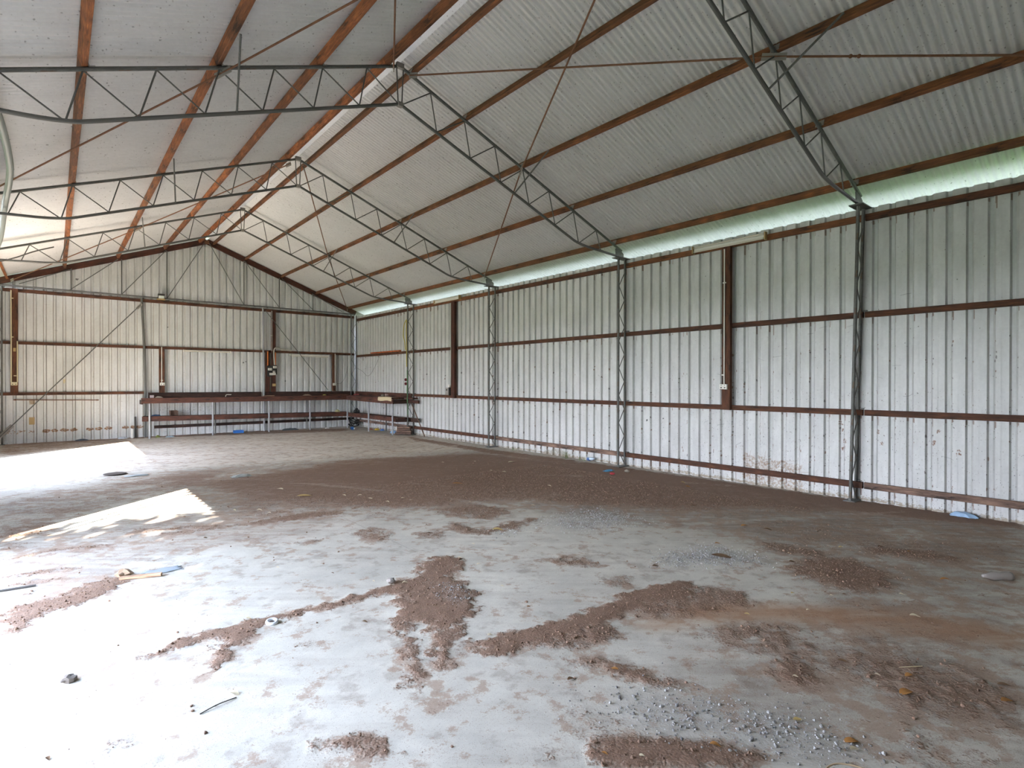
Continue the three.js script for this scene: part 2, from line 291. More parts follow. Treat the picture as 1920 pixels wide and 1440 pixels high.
[4,.7,6,-.56,17.58,-.45,17.79,-.59,18.01,-.61,17.89,-.58,17.69],
[4,.7,2,2.29,17.2,2.15,17.58,1.83,17.94,1.87,17.94,2.22,17.57,2.35,17.18],
[0,.9,6,4.54,11.29,4.58,12.2,4.64,13.73,4.73,15.4,4.77,16.08,4.84,17.01,4.89,17.78,4.64,17.81,4.3,17.07,4.08,16.31,4.29,14.83,3.92,13.7,3.67,12.94,3.85,11.93],
[0,.7,5,4.33,4.49,4.34,8.57,4.57,11.12,4.15,11.51,3.93,9.1,3.99,5.71],
[0,.6,6,-4.66,-.85,-1.48,-1.08,4.12,.78,3.71,1.75,-1.62,.23,-4.58,.58]
];
const LEAF_SPOTS = [[-.19,17.95,'o',.09], [.1,18.3,'o',.07], [-.86,17.69,'y',.05], [-.84,17.91,'o',.07], [-1.34,17.54,'o',.05], [-.89,17.94,'p',.05], [.11,16.95,'y',.04], [.95,17.71,'p',.07], [1.35,17.53,'p',.04], [.02,17.91,'o',.06], [-.12,17.8,'p',.02], [-.48,17.52,'p',.03], [-1.17,16.84,'o',.05], [-1.43,16.75,'d',.05], [-1.75,17.26,'o',.02], [-1.64,17.37,'p',.03], [-1.45,16.06,'p',.04], [-.75,14.7,'p',.05], [-.7,14.92,'p',.04], [-1.43,14.93,'p',.05], [-.97,15.89,'o',.03], [-.39,14.41,'p',.04], [.1,14.19,'y',.13], [1.27,11.7,'o',.18], [-.87,15.46,'p',.04], [-1.98,15.38,'d',.04], [-.89,11.09,'y',.25], [-1,10.37,'p',.13], [-2.86,15.74,'p',.06], [-3.59,15.76,'d',.03], [2.35,15.79,'o',.1], [1.48,15.96,'o',.07], [1.13,16.2,'d',.2], [2.31,16.78,'y',.05], [2.62,17.26,'o',.06], [2.61,17.03,'d',.08], [1.99,17.66,'o',.08], [.74,16.99,'y',.04], [1.47,16.68,'d',.07], [.51,17.19,'p',.03], [1.96,18.04,'d',.03], [1.2,13.54,'p',.06], [.69,12.84,'p',.04], [-.17,12.17,'p',.06], [-.26,11.84,'p',.07], [-.28,11.55,'p',.07], [-.45,11.41,'p',.07], [.1,12.09,'p',.06], [.13,12.25,'p',.04], [2.26,12.74,'p',.07], [3.37,10.51,'p',.17], [2.89,9.93,'p',.06], [2.32,9.64,'p',.05], [2.46,11.02,'p',.05], [2.53,11.3,'p',.09], [4.04,13.92,'y',.08], [3.83,14.14,'o',.08], [3.47,13.84,'p',.04], [2.83,13.1,'p',.04], [2.75,14.9,'d',.08], [1.02,17.25,'d',.04], [2.37,16.04,'d',.09], [2.71,16.43,'d',.07], [-.56,14.03,'d',.04], [-1.6,14.72,'p',.03], [-2.56,14.82,'p',.04], [-2.09,13.88,'p',.04], [-1.78,14.33,'d',.02], [-2.38,12.49,'d',.04], [2.66,17.57,'p',.02], [3.57,17.45,'d',.03], [-.09,17.62,'d',.06], [.29,18.26,'d',.06], [.91,17.2,'p',.02], [.45,15.96,'d',.07], [-1.56,11.79,'p',.06], [-1.61,11.57,'p',.07], [-1.85,11.37,'p',.05], [-2.42,11,'d',.03]];
const FX0 = -4.9, FX1 = 4.9, FZ0 = -0.1, FZ1 = 20.3, PXM = 80, RW = Math.round((FX1 - FX0) * PXM), RH = Math.round((FZ1 - FZ0) * PXM);
const layers = [0, 1, 2, 3, 4, 5].map(() => new Float32Array(RW * RH));
{
  const cv = document.createElement('canvas'); cv.width = RW; cv.height = RH; const ctx = cv.getContext('2d', { willReadFrequently: true });
  const sorted = [...FLOOR_MARKS];
  for (const m of sorted) {
    const [layer, strength, soft] = m, pts = m.slice(3);
    let x0 = 1e9, x1 = -1e9, y0 = 1e9, y1 = -1e9;
    for (let i = 0; i < pts.length; i += 2) { const x = (pts[i] - FX0) * PXM, y = (pts[i + 1] - FZ0) * PXM; x0 = Math.min(x0, x); x1 = Math.max(x1, x); y0 = Math.min(y0, y); y1 = Math.max(y1, y); }
    const b = Math.max(1, Math.round(soft / 100 * PXM)), pad = b * 3 + 2;
    x0 = Math.max(0, Math.floor(x0 - pad)); y0 = Math.max(0, Math.floor(y0 - pad)); x1 = Math.min(RW, Math.ceil(x1 + pad)); y1 = Math.min(RH, Math.ceil(y1 + pad));
    const w = x1 - x0, h = y1 - y0; if (w < 2 || h < 2) continue;
    ctx.clearRect(x0, y0, w, h); ctx.fillStyle = '#fff'; ctx.beginPath();
    for (let i = 0; i < pts.length; i += 2) { const x = (pts[i] - FX0) * PXM, y = (pts[i + 1] - FZ0) * PXM; i ? ctx.lineTo(x, y) : ctx.moveTo(x, y); }
    ctx.fill();
    const im = ctx.getImageData(x0, y0, w, h).data; let a = new Float32Array(w * h), t = new Float32Array(w * h);
    for (let i = 0; i < w * h; i++) a[i] = im[i * 4 + 3] / 255;
    for (let pass = 0; pass < 2; pass++) {      // box blur, twice
      for (let y = 0; y < h; y++) { let s = 0; for (let x = -b; x < w; x++) { if (x + b < w) s += a[y * w + x + b]; if (x - b - 1 >= 0) s -= a[y * w + x - b - 1]; if (x >= 0) t[y * w + x] = s / (2 * b + 1); } }
      for (let x = 0; x < w; x++) { let s = 0; for (let y = -b; y < h; y++) { if (y + b < h) s += t[(y + b) * w + x]; if (y - b - 1 >= 0) s -= t[(y - b - 1) * w + x]; if (y >= 0) a[y * w + x] = s / (2 * b + 1); } }
    }
    const L = layers[layer];
    for (let y = 0; y < h; y++) for (let x = 0; x < w; x++) { const k = (y + y0) * RW + x + x0; L[k] = 1 - (1 - L[k]) * (1 - strength * a[y * w + x]); }
  }
}
function layerAt(L, x, z) {
  let fx = (x - FX0) * PXM - 0.5, fy = (z - FZ0) * PXM - 0.5; fx = clamp(fx, 0, RW - 1.01); fy = clamp(fy, 0, RH - 1.01);
  const ix = fx | 0, iy = fy | 0, tx = fx - ix, ty = fy - iy, k = iy * RW + ix, a = L[k], b = L[k + 1], c = L[k + RW], d = L[k + RW + 1];
  return a + (b - a) * tx + (c - a + (a - b - c + d) * tx) * ty;
}
// what lies on the slab at a place: [heavy dirt, dust film, gravel, orange dust]
const SW = [0.767, 0.641];                       // the way the floor was swept and driven over
const state = { heavy: 0, film: 0, gravel: 0, orange: 0, streak: 0, grain: 0 };
function floorAt(x, z) {
  const wx = look(MID, x / 1.1 + 3, z / 1.1) - 0.5, wz = look(MID, x / 1.1, z / 1.1 + 7) - 0.5, m = look(MID, x / 0.9, z / 0.9), g = look(FINE, x / 0.62, z / 0.62);
  const s = x * SW[0] + z * SW[1], t = -x * SW[1] + z * SW[0], streak = look(MID, s / 9, t / 1.15), streak2 = look(MID, s / 3 + 0.4, t / 0.5), broad = look(BROAD, x / 3.1 + 0.2, z / 3.1);
  const X = x + wx * 0.2, Z = z + wz * 0.2;
  const clean = layerAt(layers[4], X, Z);
  const d = layerAt(layers[0], X, Z), f = layerAt(layers[1], X, Z);
  const far = smooth(15, 8, z);
  const load = (d + 0.22 * f) * (1 - 0.8 * clean) + (m - 0.5) * 0.8 * (0.3 + d + 0.4 * f) + (streak - 0.5) * (0.25 + 0.6 * far) * (0.3 + d + 0.5 * f) + (broad - 0.5) * 0.25 + 0.5 * smooth(0.64, 0.80, look(MID, s / 1.9 + 0.9, t / 0.9)) * (0.45 + 0.4 * far + 0.5 * f);
  state.heavy = smooth(0.30, 0.86, load + (g - 0.5) * 1.0);
  state.film = clamp((f * 0.95 + smooth(0.1, 0.55, d) * 0.5 + 0.06) * (1 - 0.75 * clean) * (0.4 + 1.15 * streak2) + 0.55 * (streak - 0.56) + 0.35 * (broad - 0.5));
  state.gravel = layerAt(layers[2], X, Z); state.orange = layerAt(layers[3], X, Z); state.streak = streak; state.grain = g; state.load = load; state.d = d; state.f = f;
  return state;
}
function floorColor(x, z, c) {
  const s = floorAt(x, z), low = look(BROAD, x / 3.4, z / 3.4), px = near(FINE, x / 0.34 + 40, z / 0.34 + 40), px2 = near(FINE, x / 0.13 + 60, z / 0.13 + 60);
  // concrete, a cool pale grey with trowel mottling
  let k = 188 + 40 * (low - 0.5) + 26 * (look(MID, x / 2.1, z / 2.1) - 0.5) + 12 * (px - 0.5);
  let r = k * 1.02, g = k * 0.995, b = k * 0.93;
  const pale = layerAt(layers[5], x, z) * (0.55 + 0.6 * s.streak); r = lerp(r, 216, pale); g = lerp(g, 206, pale); b = lerp(b, 192, pale);  // pale beige layer, bounced sunlight on the far floor put into the colour
  // film of dust
  const smudge = smooth(0.56, 0.74, look(MID, x / 2.3 + 0.6, z / 2.3)) * (0.25 + 0.75 * look(FINE, x / 1.9, z / 1.9)), film = clamp(s.film + 0.55 * smudge), fr = 124 + 34 * (px - 0.5), fa = film * 0.8; r = lerp(r, fr, fa); g = lerp(g, fr * 0.885, fa); b = lerp(b, fr * 0.79, fa);
  // thin tan earth trodden into patches
  const fine = near(FINE, x / 0.5 + 40, z / 0.5 + 40), tan = smooth(0.52, 0.70, look(MID, x / 1.5 + 0.1, z / 1.5) + 0.3 * (fine - 0.5) + 0.10 * (s.streak - 0.5) + 0.22 * s.f + 0.45 * s.d - 0.065) * 0.6;
  r = lerp(r, 150 + 30 * (px - 0.5), tan); g = lerp(g, 124 + 28 * (px - 0.5), tan); b = lerp(b, 104 + 26 * (px - 0.5), tan);
  const o = s.orange * (0.45 + 0.6 * s.streak); r = lerp(r, 156, o); g = lerp(g, 114, o); b = lerp(b, 82, o);
  // scattered grit, thicker round the earth
  const grit = clamp(0.22 + 0.5 * film + 0.8 * clamp(s.load));
  if (px2 > 0.74 - 0.14 * grit && px > 0.60 - 0.22 * grit) { r = lerp(r, 96, 0.6); g = lerp(g, 74, 0.6); b = lerp(b, 60, 0.6); }
  // earth
  const e = s.heavy * 0.9, tone = 0.97 + 0.26 * (px - 0.5) + 0.26 * (px2 - 0.5) + 0.3 * (fine - 0.5); r = lerp(r, 126 * tone, e); g = lerp(g, 98 * tone, e); b = lerp(b, 79 * tone, e);
  // crushed stone
  const st = s.gravel; if (st > 0.05) { const n = px * 0.55 + px2 * 0.45; if (n > 0.78 - 0.34 * st) { const w = 172 + 70 * (px2 - 0.5); r = lerp(r, w, 0.75); g = lerp(g, w, 0.75); b = lerp(b, w * 0.98, 0.75); } else if (n < 0.3 * st + 0.1) { r *= 0.72; g *= 0.7; b *= 0.68; } }
  c[0] = clamp(r, 0, 255); c[1] = clamp(g, 0, 255); c[2] = clamp(b, 0, 255);
}
const floorHeight = (x, z) => { const s = floorAt(x, z); return s.heavy * (0.003 + 0.009 * s.grain) + 0.004 * s.gravel * s.grain; };
const floor = structure('floor');
function floorSection(x0, x1, z0, z1, tw, th, bump, cell) {
  const map = texture(tw, th, (i, j, c) => floorColor(x0 + (i + 0.5) / tw * (x1 - x0), z0 + (j + 0.5) / th * (z1 - z0), c));
  const mat = std({ map, roughness: 0.85 });
  if (bump) {
    mat.bumpMap = texture(bump, bump, (i, j, c) => { const x = x0 + (i + 0.5) / bump * (x1 - x0), z = z0 + (j + 0.5) / bump * (z1 - z0), s = floorAt(x, z), px = near(FINE, x / 0.34 + 40, z / 0.34 + 40); c[0] = c[1] = c[2] = clamp(40 + s.heavy * (50 + 110 * px) + 90 * s.gravel * px + 14 * (px - 0.5), 0, 255); }, false);
    mat.bumpScale = 0.007;
  }
  const nx = Math.max(1, Math.round((x1 - x0) / cell)), nz = Math.max(1, Math.round((z1 - z0) / cell)), P = [], U = [], I = [];
  for (let j = 0; j <= nz; j++) for (let i = 0; i <= nx; i++) {
    const x = lerp(x0, x1, i / nx), z = lerp(z0, z1, j / nz); P.push(x, floorHeight(x, z), z); U.push(i / nx, j / nz);
    if (i < nx && j < nz) { const k = j * (nx + 1) + i; I.push(k, k + nx + 1, k + 1, k + 1, k + nx + 1, k + nx + 2); }
  }
  const g = new THREE.BufferGeometry(); g.setAttribute('position', new THREE.Float32BufferAttribute(P, 3)); g.setAttribute('uv', new THREE.Float32BufferAttribute(U, 2)); g.setIndex(I); g.computeVertexNormals();
  return part(floor, 'slab', g, mat);
}
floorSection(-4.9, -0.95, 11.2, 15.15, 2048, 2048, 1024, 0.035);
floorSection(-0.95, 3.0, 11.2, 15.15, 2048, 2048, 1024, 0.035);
floorSection(-4.9, -0.95, 15.15, 19.1, 2048, 2048, 1024, 0.035);
floorSection(-0.95, 3.0, 15.15, 19.1, 2048, 2048, 1024, 0.035);
floorSection(3.0, 4.9, 11.2, 19.1, 640, 2048, 0, 0.06);
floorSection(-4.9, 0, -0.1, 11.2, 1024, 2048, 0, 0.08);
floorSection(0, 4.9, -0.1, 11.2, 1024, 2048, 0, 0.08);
floorSection(-4.9, 4.9, 19.1, 20.3, 512, 64, 0, 0.2);
{ const g = box(0, -0.08, 10.1, 9.8, 0.14, 20.4); part(floor, 'slab', g, flat(0x8d8a84, 0.9)); }

// ---------------------------------------------------------------- ground outside
const ground = structure('ground');
{
  const grass = texture(512, 512, (x, y, c) => { const n = look(MID, x / 512, y / 512), f = look(FINE, x / 256, y / 256), k = 0.6 + 0.5 * n + 0.5 * (f - 0.5); c[0] = 58 * k; c[1] = 84 * k; c[2] = 26 * k; });
  grass.repeat.set(0.25, 0.25);
  const pale = texture(512, 512, (x, y, c) => { const n = look(MID, x / 512, y / 512), f = look(FINE, x / 256, y / 256), k = 0.75 + 0.3 * n + 0.3 * (f - 0.5); c[0] = 150 * k; c[1] = 138 * k; c[2] = 116 * k; });
  pale.repeat.set(0.25, 0.25);
  const sheet = (x0, x1, z0, z1, mat, name) => { const g = new THREE.PlaneGeometry(x1 - x0, z1 - z0); g.rotateX(-Math.PI / 2); g.translate((x0 + x1) / 2, -0.12, (z0 + z1) / 2); const u = g.attributes.uv; for (let i = 0; i < u.count; i++) u.setXY(i, u.getX(i) * (x1 - x0), u.getY(i) * (z1 - z0)); part(ground, name, g, mat); };
  sheet(6.1, 60, -50, 70, std({ map: grass, roughness: 0.95 }), 'lawn');
  sheet(4.9, 6.1, -50, 70, std({ map: grass, roughness: 0.95 }), 'lawn');
  sheet(-60, -7.2, -50, 70, std({ map: grass, roughness: 0.95 }), 'lawn');
  sheet(-7.2, -4.9, -50, 70, std({ map: pale, roughness: 0.95 }), 'gravel_yard');
  sheet(-4.9, 4.9, -50, -0.1, std({ map: grass, roughness: 0.95 }), 'lawn');
  sheet(-4.9, 4.9, 20.3, 70, std({ map: pale, roughness: 0.95 }), 'gravel_yard');
}

// ---------------------------------------------------------------- clad walls
const PITCH = 0.197, RIB = [[0, 0], [0.045, -0.0015], [0.06, 0], [0.121, 0], [0.136, 0.04], [0.172, 0.04]];
// sheets of ribbed steel along a wall: at(s, n, y) gives a place; topOf(s) and baseOf(s) its upper and lower edge
function clad(owner, s0, s1, at, baseOf, topOf, uv, matOf, perSheet = 4) {
  const q = rng(Math.round(s0 * 100) + 500);
  for (let a = s0; a < s1 - 0.02; a += PITCH * perSheet) {
    const end = Math.min(s1, a + PITCH * perSheet + 0.02), dn = (q() - 0.5) * 0.003, prof = [];
    for (let k = 0; a + k * PITCH < end; k++) for (const [ds, n] of RIB) { const s = a + k * PITCH + ds; if (s < end) prof.push([s, n + dn]); }
    prof.push([end, dn]);
    const P = [], U = [];
    for (let i = 0; i + 1 < prof.length; i++) {
      const [sa, na] = prof[i], [sb, nb] = prof[i + 1]; if (sb - sa < 1e-5) continue;
      const rows = 1;
      for (let r = 0; r < rows; r++) {
        const yA0 = baseOf(sa), yB0 = baseOf(sb), yA1 = topOf(sa), yB1 = topOf(sb);
        const c = [[sa, na, yA0], [sb, nb, yB0], [sb, nb, yB1], [sa, na, yA1]];
        for (const k of [0, 1, 2, 0, 2, 3]) { const p = at(c[k][0], c[k][1], c[k][2]); P.push(p.x, p.y, p.z); U.push(...uv(c[k][0], c[k][2])); }
      }
    }
    const g = new THREE.BufferGeometry(); g.setAttribute('position', new THREE.Float32BufferAttribute(P, 3)); g.setAttribute('uv', new THREE.Float32BufferAttribute(U, 2)); g.computeVertexNormals();
    part(owner, 'wall_sheet', g, matOf((a + end) / 2));
  }
}
// weathered pale coating: mottling, then spatter, scratches and stains where the photograph has them
const coat = (ox) => (x, y, c) => { const n = look(BROAD, x / 1500 + ox, y / 900), m = look(MID, x / 400 + ox, y / 1400), f = look(FINE, x / 500, y / 500), k = 192 + 20 * (n - 0.5) + 22 * (m - 0.5) + 10 * (f - 0.5); c[0] = k; c[1] = k * 1.002; c[2] = k * 0.985; };
function spatter(ctx, w, h, wm, hm, q, count, low) {
  for (let i = 0; i < count; i++) {
    const y = low ? Math.pow(q(), 1.9) * 1.5 : q() * hm, x = q() * wm, px = x / wm * w, py = h - y / hm * h, r = (0.0016 + 0.0045 * q() * q()) / wm * w;
    blot(ctx, px, py, r, ['rgba(70,66,64,0.75)', 'rgba(92,80,70,0.7)', 'rgba(110,104,100,0.6)'][(q() * 3) | 0], q, 1 + q());
  }
}
function ribRust(ctx, w, h, wm, hm, q, s0, share) {    // rust blooms along the rib edges
  for (let s = Math.ceil(s0 / PITCH) * PITCH; s < s0 + wm; s += PITCH) for (const off of [0.002, 0.128, 0.19]) {
    const x = (s + off - s0) / wm * w, n = (q() * 14 * share) | 0;
    for (let i = 0; i < n; i++) { const y = Math.pow(q(), 1.5) * 2.2; blot(ctx, x + (q() - 0.5) * 4, h - y / hm * h, (0.002 + 0.006 * q()) / wm * w, q() < 0.5 ? 'rgba(96,62,44,0.65)' : 'rgba(70,64,60,0.6)', q, 1.5 + 2 * q()); }
    for (const yy of [3.77, 2.47, 1.15, 0.17]) if (q() < 0.5 * share + 0.2) { const L = 0.03 + 0.14 * q() * q(); ctx.fillStyle = 'rgba(92,60,42,0.55)'; ctx.fillRect(x - 1, h - yy / hm * h, 1.5 + 2.5 * q(), L / hm * h); }
  }
}
function scratches(ctx, w, h, wm, hm, q, n) { for (let i = 0; i < n; i++) { const x = q() * w, y = h * (0.3 + 0.7 * q()), l = (0.02 + 0.1 * q()) / wm * w; ctx.strokeStyle = 'rgba(86,84,84,0.5)'; ctx.lineWidth = 0.8 + q(); ctx.beginPath(); ctx.moveTo(x, y); ctx.quadraticCurveTo(x + l * (q() - 0.3), y + l * 0.2 * (q() - 0.5), x + l, y + l * (q() - 0.5)); ctx.stroke(); } }
const WALL_M = 6.8, wallMats = [0, 1, 2].map((k) => {
  const s0 = k * WALL_M, q = rng(70 + k), w = 2048, h = 1216, hm = 4.04;
  const map = painted(w, h, coat(k * 0.31), (ctx) => {
    spatter(ctx, w, h, WALL_M, hm, q, [900, 2200, 4200][k], true); spatter(ctx, w, h, WALL_M, hm, q, [300, 500, 900][k], false);
    ribRust(ctx, w, h, WALL_M, hm, q, s0, [0.4, 0.7, 1][k]); scratches(ctx, w, h, WALL_M, hm, q, [10, 26, 40][k]);
    const X = (z) => (z - s0) / WALL_M * w, Y = (y) => h - y / hm * h;
    if (k === 2) {           // brown stain with a netted grain beside the last column
      for (let i = 0; i < 900; i++) { const z = 14.5 + 0.9 * q(), y = 0.08 + 0.4 * q() - 0.1 * (z - 14.5); blot(ctx, X(z), Y(y), 2 + 4 * q(), q() < 0.6 ? 'rgba(150,128,104,0.28)' : 'rgba(122,92,70,0.3)', q); }
      for (let i = 0; i < 24; i++) { const z = 14.53 + 0.85 * q(), y = 0.1 + 0.33 * q(); ctx.strokeStyle = 'rgba(112,84,64,0.5)'; ctx.lineWidth = 1.2; ctx.beginPath(); ctx.moveTo(X(z), Y(y)); if (i % 2) ctx.lineTo(X(z + 0.14), Y(y + 0.01)); else ctx.lineTo(X(z + 0.02), Y(y + 0.12)); ctx.stroke(); }
      for (const [z, y, r] of [[15.9, 1.05, 9], [15.92, 0.95, 7], [15.95, 0.8, 8], [15.93, 0.68, 9], [16.35, 0.95, 6], [16.4, 0.8, 6], [16.95, 0.85, 8], [17.0, 1.0, 6], [14.95, 2.5, 8], [17.2, 0.75, 10]]) for (let i = 0; i < 9; i++) blot(ctx, X(z) + (q() - 0.5) * r * 1.6, Y(y) + (q() - 0.5) * r * 2.4, 1 + r * 0.22 * q(), 'rgba(104,68,50,0.6)', q, 1.6);
    }
    if (k === 1) { for (let i = 0; i < 240; i++) { const z = 9.9 + 0.8 * q(), y = 0.16 * q() * (1 - Math.abs(z - 10.3) * 1.6); blot(ctx, X(z), Y(Math.max(0, y)), 3 + 6 * q(), 'rgba(150,146,132,0.45)', q); } blot(ctx, X(13.0), Y(0.95), 8, 'rgba(60,58,58,0.8)', q, 0.4); blot(ctx, X(12.66), Y(0.9), 6, 'rgba(54,52,52,0.8)', q); }
    // tide of splashed earth along the foot
    for (let i = 0; i < 1500; i++) { const x = q() * w, y = 0.05 * q() * q() + 0.01; blot(ctx, x, Y(y + 0.01 * Math.sin(x * 0.01)), 2 + 5 * q(), 'rgba(146,134,116,0.5)', q, 0.7); }
  });
  return std({ map, roughness: 0.5, metalness: 0.05 });
});
const wallMat = (s) => wallMats[clamp(Math.floor(s / WALL_M), 0, 2)];
const wallRight = structure('wall_right');
clad(wallRight, 0, ZFRONT, (s, n, y) => V(HALF + n, y, s), () => -0.1, () => EAVE, (s, y) => [0, 0], wallMat);
for (const m of wallRight.children) {   // uv in its zone of 6.8 m
  const p = m.geometry.attributes.position, u = m.geometry.attributes.uv, k = wallMats.indexOf(m.material); for (let i = 0; i < p.count; i++) u.setXY(i, (p.getZ(i) - k * WALL_M) / WALL_M, p.getY(i) / 4.04);
}
const backMat = (() => {
  const w = 2048, h = 1280, wm = 9.8, hm = 6.1, q = rng(91), X = (x) => (x + 4.9) / wm * w, Y = (y) => h - y / hm * h;
  return std({ roughness: 0.5, metalness: 0.05, map: painted(w, h, coat(0.77), (ctx) => {
    spatter(ctx, w, h, wm, hm, q, 1500, true); spatter(ctx, w, h, wm, hm, q, 500, false); scratches(ctx, w, h, wm, hm, q, 30);
    for (let s = -4.305; s < 4.9; s += PITCH) for (const off of [0.128, 0.19]) { ctx.fillStyle = 'rgba(110,74,52,' + (s < -0.5 ? 0.5 : 0.22) + ')'; ctx.fillRect(X(s + off), Y(4.0), 1.2, Y(0) - Y(4.0)); }
    // rust line low on the pans, left of the bench
    for (const [a, b] of [[-4.75, -3.96], [-3.8, -3.66], [-3.62, -3.5], [-3.45, -3.28], [-3.24, -3.1], [-2.9, -2.75], [-2.7, -2.56], [-2.5, -2.34], [-2.1, -1.95], [-1.9, -1.8], [-1.78, -1.6]])
      for (let i = 0; i < 60; i++) { const t = q(); blot(ctx, X(lerp(a, b, t)), Y(0.3 + 0.03 * (q() - 0.5) * (1 + 2 * Math.sin(t * 3.14))), 1.5 + 3.5 * q(), q() < 0.6 ? 'rgba(116,78,50,0.7)' : 'rgba(150,112,76,0.6)', q, 0.6); }
    for (let i = 0; i < 90; i++) { blot(ctx, X(-4.06 + 0.1 * q()), Y(1.01 + 0.09 * q()), 3, 'rgba(150,130,104,0.5)', q); blot(ctx, X(-0.5 + 1.9 * q()), Y(0.7 + 0.25 * q()), 5 + 6 * q(), 'rgba(196,198,200,0.12)', q); blot(ctx, X(-1.3 + 2.4 * q()), Y(0.62 + 0.3 * q()), 3, 'rgba(96,90,88,0.25)', q); blot(ctx, X(-0.6 + 0.9 * q()), Y(1.35 + 0.2 * q()), 5, 'rgba(210,212,214,0.15)', q, 0.5); }
    for (let i = 0; i < 60; i++) { blot(ctx, X(-3.38 + 0.04 * q()), Y(1.55 + 0.1 * q()), 2, 'rgba(190,176,140,0.6)', q); }
    for (const [x, y, r] of [[-1.0, 3.2, 4], [1.05, 2.2, 5], [1.12, 2.23, 4], [-3.1, 4.35, 6], [-3.07, 4.36, 4], [0.35, 2.1, 3], [2.35, 1.62, 5]]) blot(ctx, X(x), Y(y), r, 'rgba(60,56,54,0.7)', q);
  }) });
})();
function roofBare() { return flat(0x8f8b84, 0.7); }
const gableTop = (x) => roofY(x) - 0.02;
const wallBack = structure('wall_back');
for (const s of [-1, 1]) part(wallBack, 'eave_closer', box(s * 5.1, 4.02, ZBACK - 0.015, 0.56, 0.42, 0.02), roofBare());
clad(wallBack, -4.305 - PITCH * 3, HALF, (s, n, y) => V(s, y, ZBACK - n), () => -0.1, gableTop, (s, y) => [(s + 4.9) / 9.8, y / 6.1], () => backMat);
const wallLeft = structure('wall_left');
const leftUv = (s, y) => [((s % 6.8) + 6.8) % 6.8 / 6.8, y / 4.04], leftAt = (s, n, y) => V(-HALF - n, y, s);
clad(wallLeft, 0, 3.66, leftAt, () => -0.1, () => EAVE, leftUv, () => wallMats[0]);
clad(wallLeft, 3.66, 7.29, leftAt, () => 2.6, () => EAVE, leftUv, () => wallMats[0]);
clad(wallLeft, 7.29, 11.95, leftAt, () => -0.1, () => EAVE, leftUv, () => wallMats[0]);
clad(wallLeft, 11.95, 16.6, leftAt, () => 2.6, () => EAVE, leftUv, () => wallMats[0]);
clad(wallLeft, 16.6, ZFRONT, leftAt, () => -0.1, () => EAVE, leftUv, () => wallMats[0]);
const wallFront = structure('wall_front');
clad(wallFront, -HALF, HALF, (s, n, y) => V(s, y, ZFRONT + n), () => -0.1, gableTop, (s, y) => [(s + 4.9) / 9.8, y / 6.1], () => backMat);

// ---------------------------------------------------------------- corrugated roof
const roofMap = painted(1024, 1024, (x, y, c) => { const n = look(BROAD, x / 1024, y / 1024), m = look(MID, x / 1024, y / 1024), f = look(FINE, x / 512, y / 512), k = 206 + 10 * (n - 0.5) + 6 * (m - 0.5) + 10 * (f - 0.5); c[0] = k; c[1] = k * 0.995; c[2] = k * 0.985; }, (ctx) => {
  const q = rng(33); for (let i = 0; i < 4200; i++) { const r = 0.5 + 1.6 * q() * q(); blot(ctx, q() * 1024, q() * 1024, r, q() < 0.7 ? 'rgba(96,92,88,0.5)' : 'rgba(210,208,204,0.4)', q, 1 + q()); }
});
roofMap.repeat.set(0.25, 0.25);
const roofMat = std({ map: roofMap, roughness: 0.5, metalness: 0.3 });
const ceiling = structure('ceiling');
const WAVE = 0.0762, COVER = WAVE * 10;
for (const side of [1, -1]) {
  const xEnd = side > 0 ? 5.38 : 5.12, q = rng(side + 9);
  for (let z0 = -0.28, n = 0; z0 < 20.5; z0 += COVER, n++) {
    const P = [], U = [], I = [], seg = 8, waves = 11.5, cols = Math.round(waves * seg), lift = (q() - 0.5) * 0.001, ox = q() * 4;
    for (let i = 0; i <= cols; i++) {
      const z = z0 + i / seg * WAVE, y = 0.0105 * Math.cos(i / seg * Math.PI * 2) + lift;
      for (const x of [0.06, xEnd]) { P.push(side * (x + y * SIN), roofY(x) + y * COS, z); U.push(z, x / COS + ox); }
      if (i < cols) { const k = i * 2; if (side > 0) I.push(k, k + 1, k + 2, k + 1, k + 3, k + 2); else I.push(k, k + 2, k + 1, k + 1, k + 2, k + 3); }
    }
    const g = new THREE.BufferGeometry(); g.setAttribute('position', new THREE.Float32BufferAttribute(P, 3)); g.setAttribute('uv', new THREE.Float32BufferAttribute(U, 2)); g.setIndex(I); g.computeVertexNormals();
    part(ceiling, 'roof_sheet', g, roofMat);
  }
}
const ridge = structure('trim_1');
{ // folded ridge cap over the top of the sheets
  const s = new THREE.Shape(); const w = 0.2, y0 = roofY(0) + 0.028; s.moveTo(-w, y0 - w * TAN); s.lineTo(0, y0); s.lineTo(w, y0 - w * TAN); s.lineTo(w, y0 - w * TAN + 0.003); s.lineTo(0, y0 + 0.004); s.lineTo(-w, y0 - w * TAN + 0.003);
  const g = new THREE.ExtrudeGeometry(s, { depth: 20.9, bevelEnabled: false }); g.translate(0, 0, -0.3); part(ridge, 'ridge_cap', g, roofMat);
}
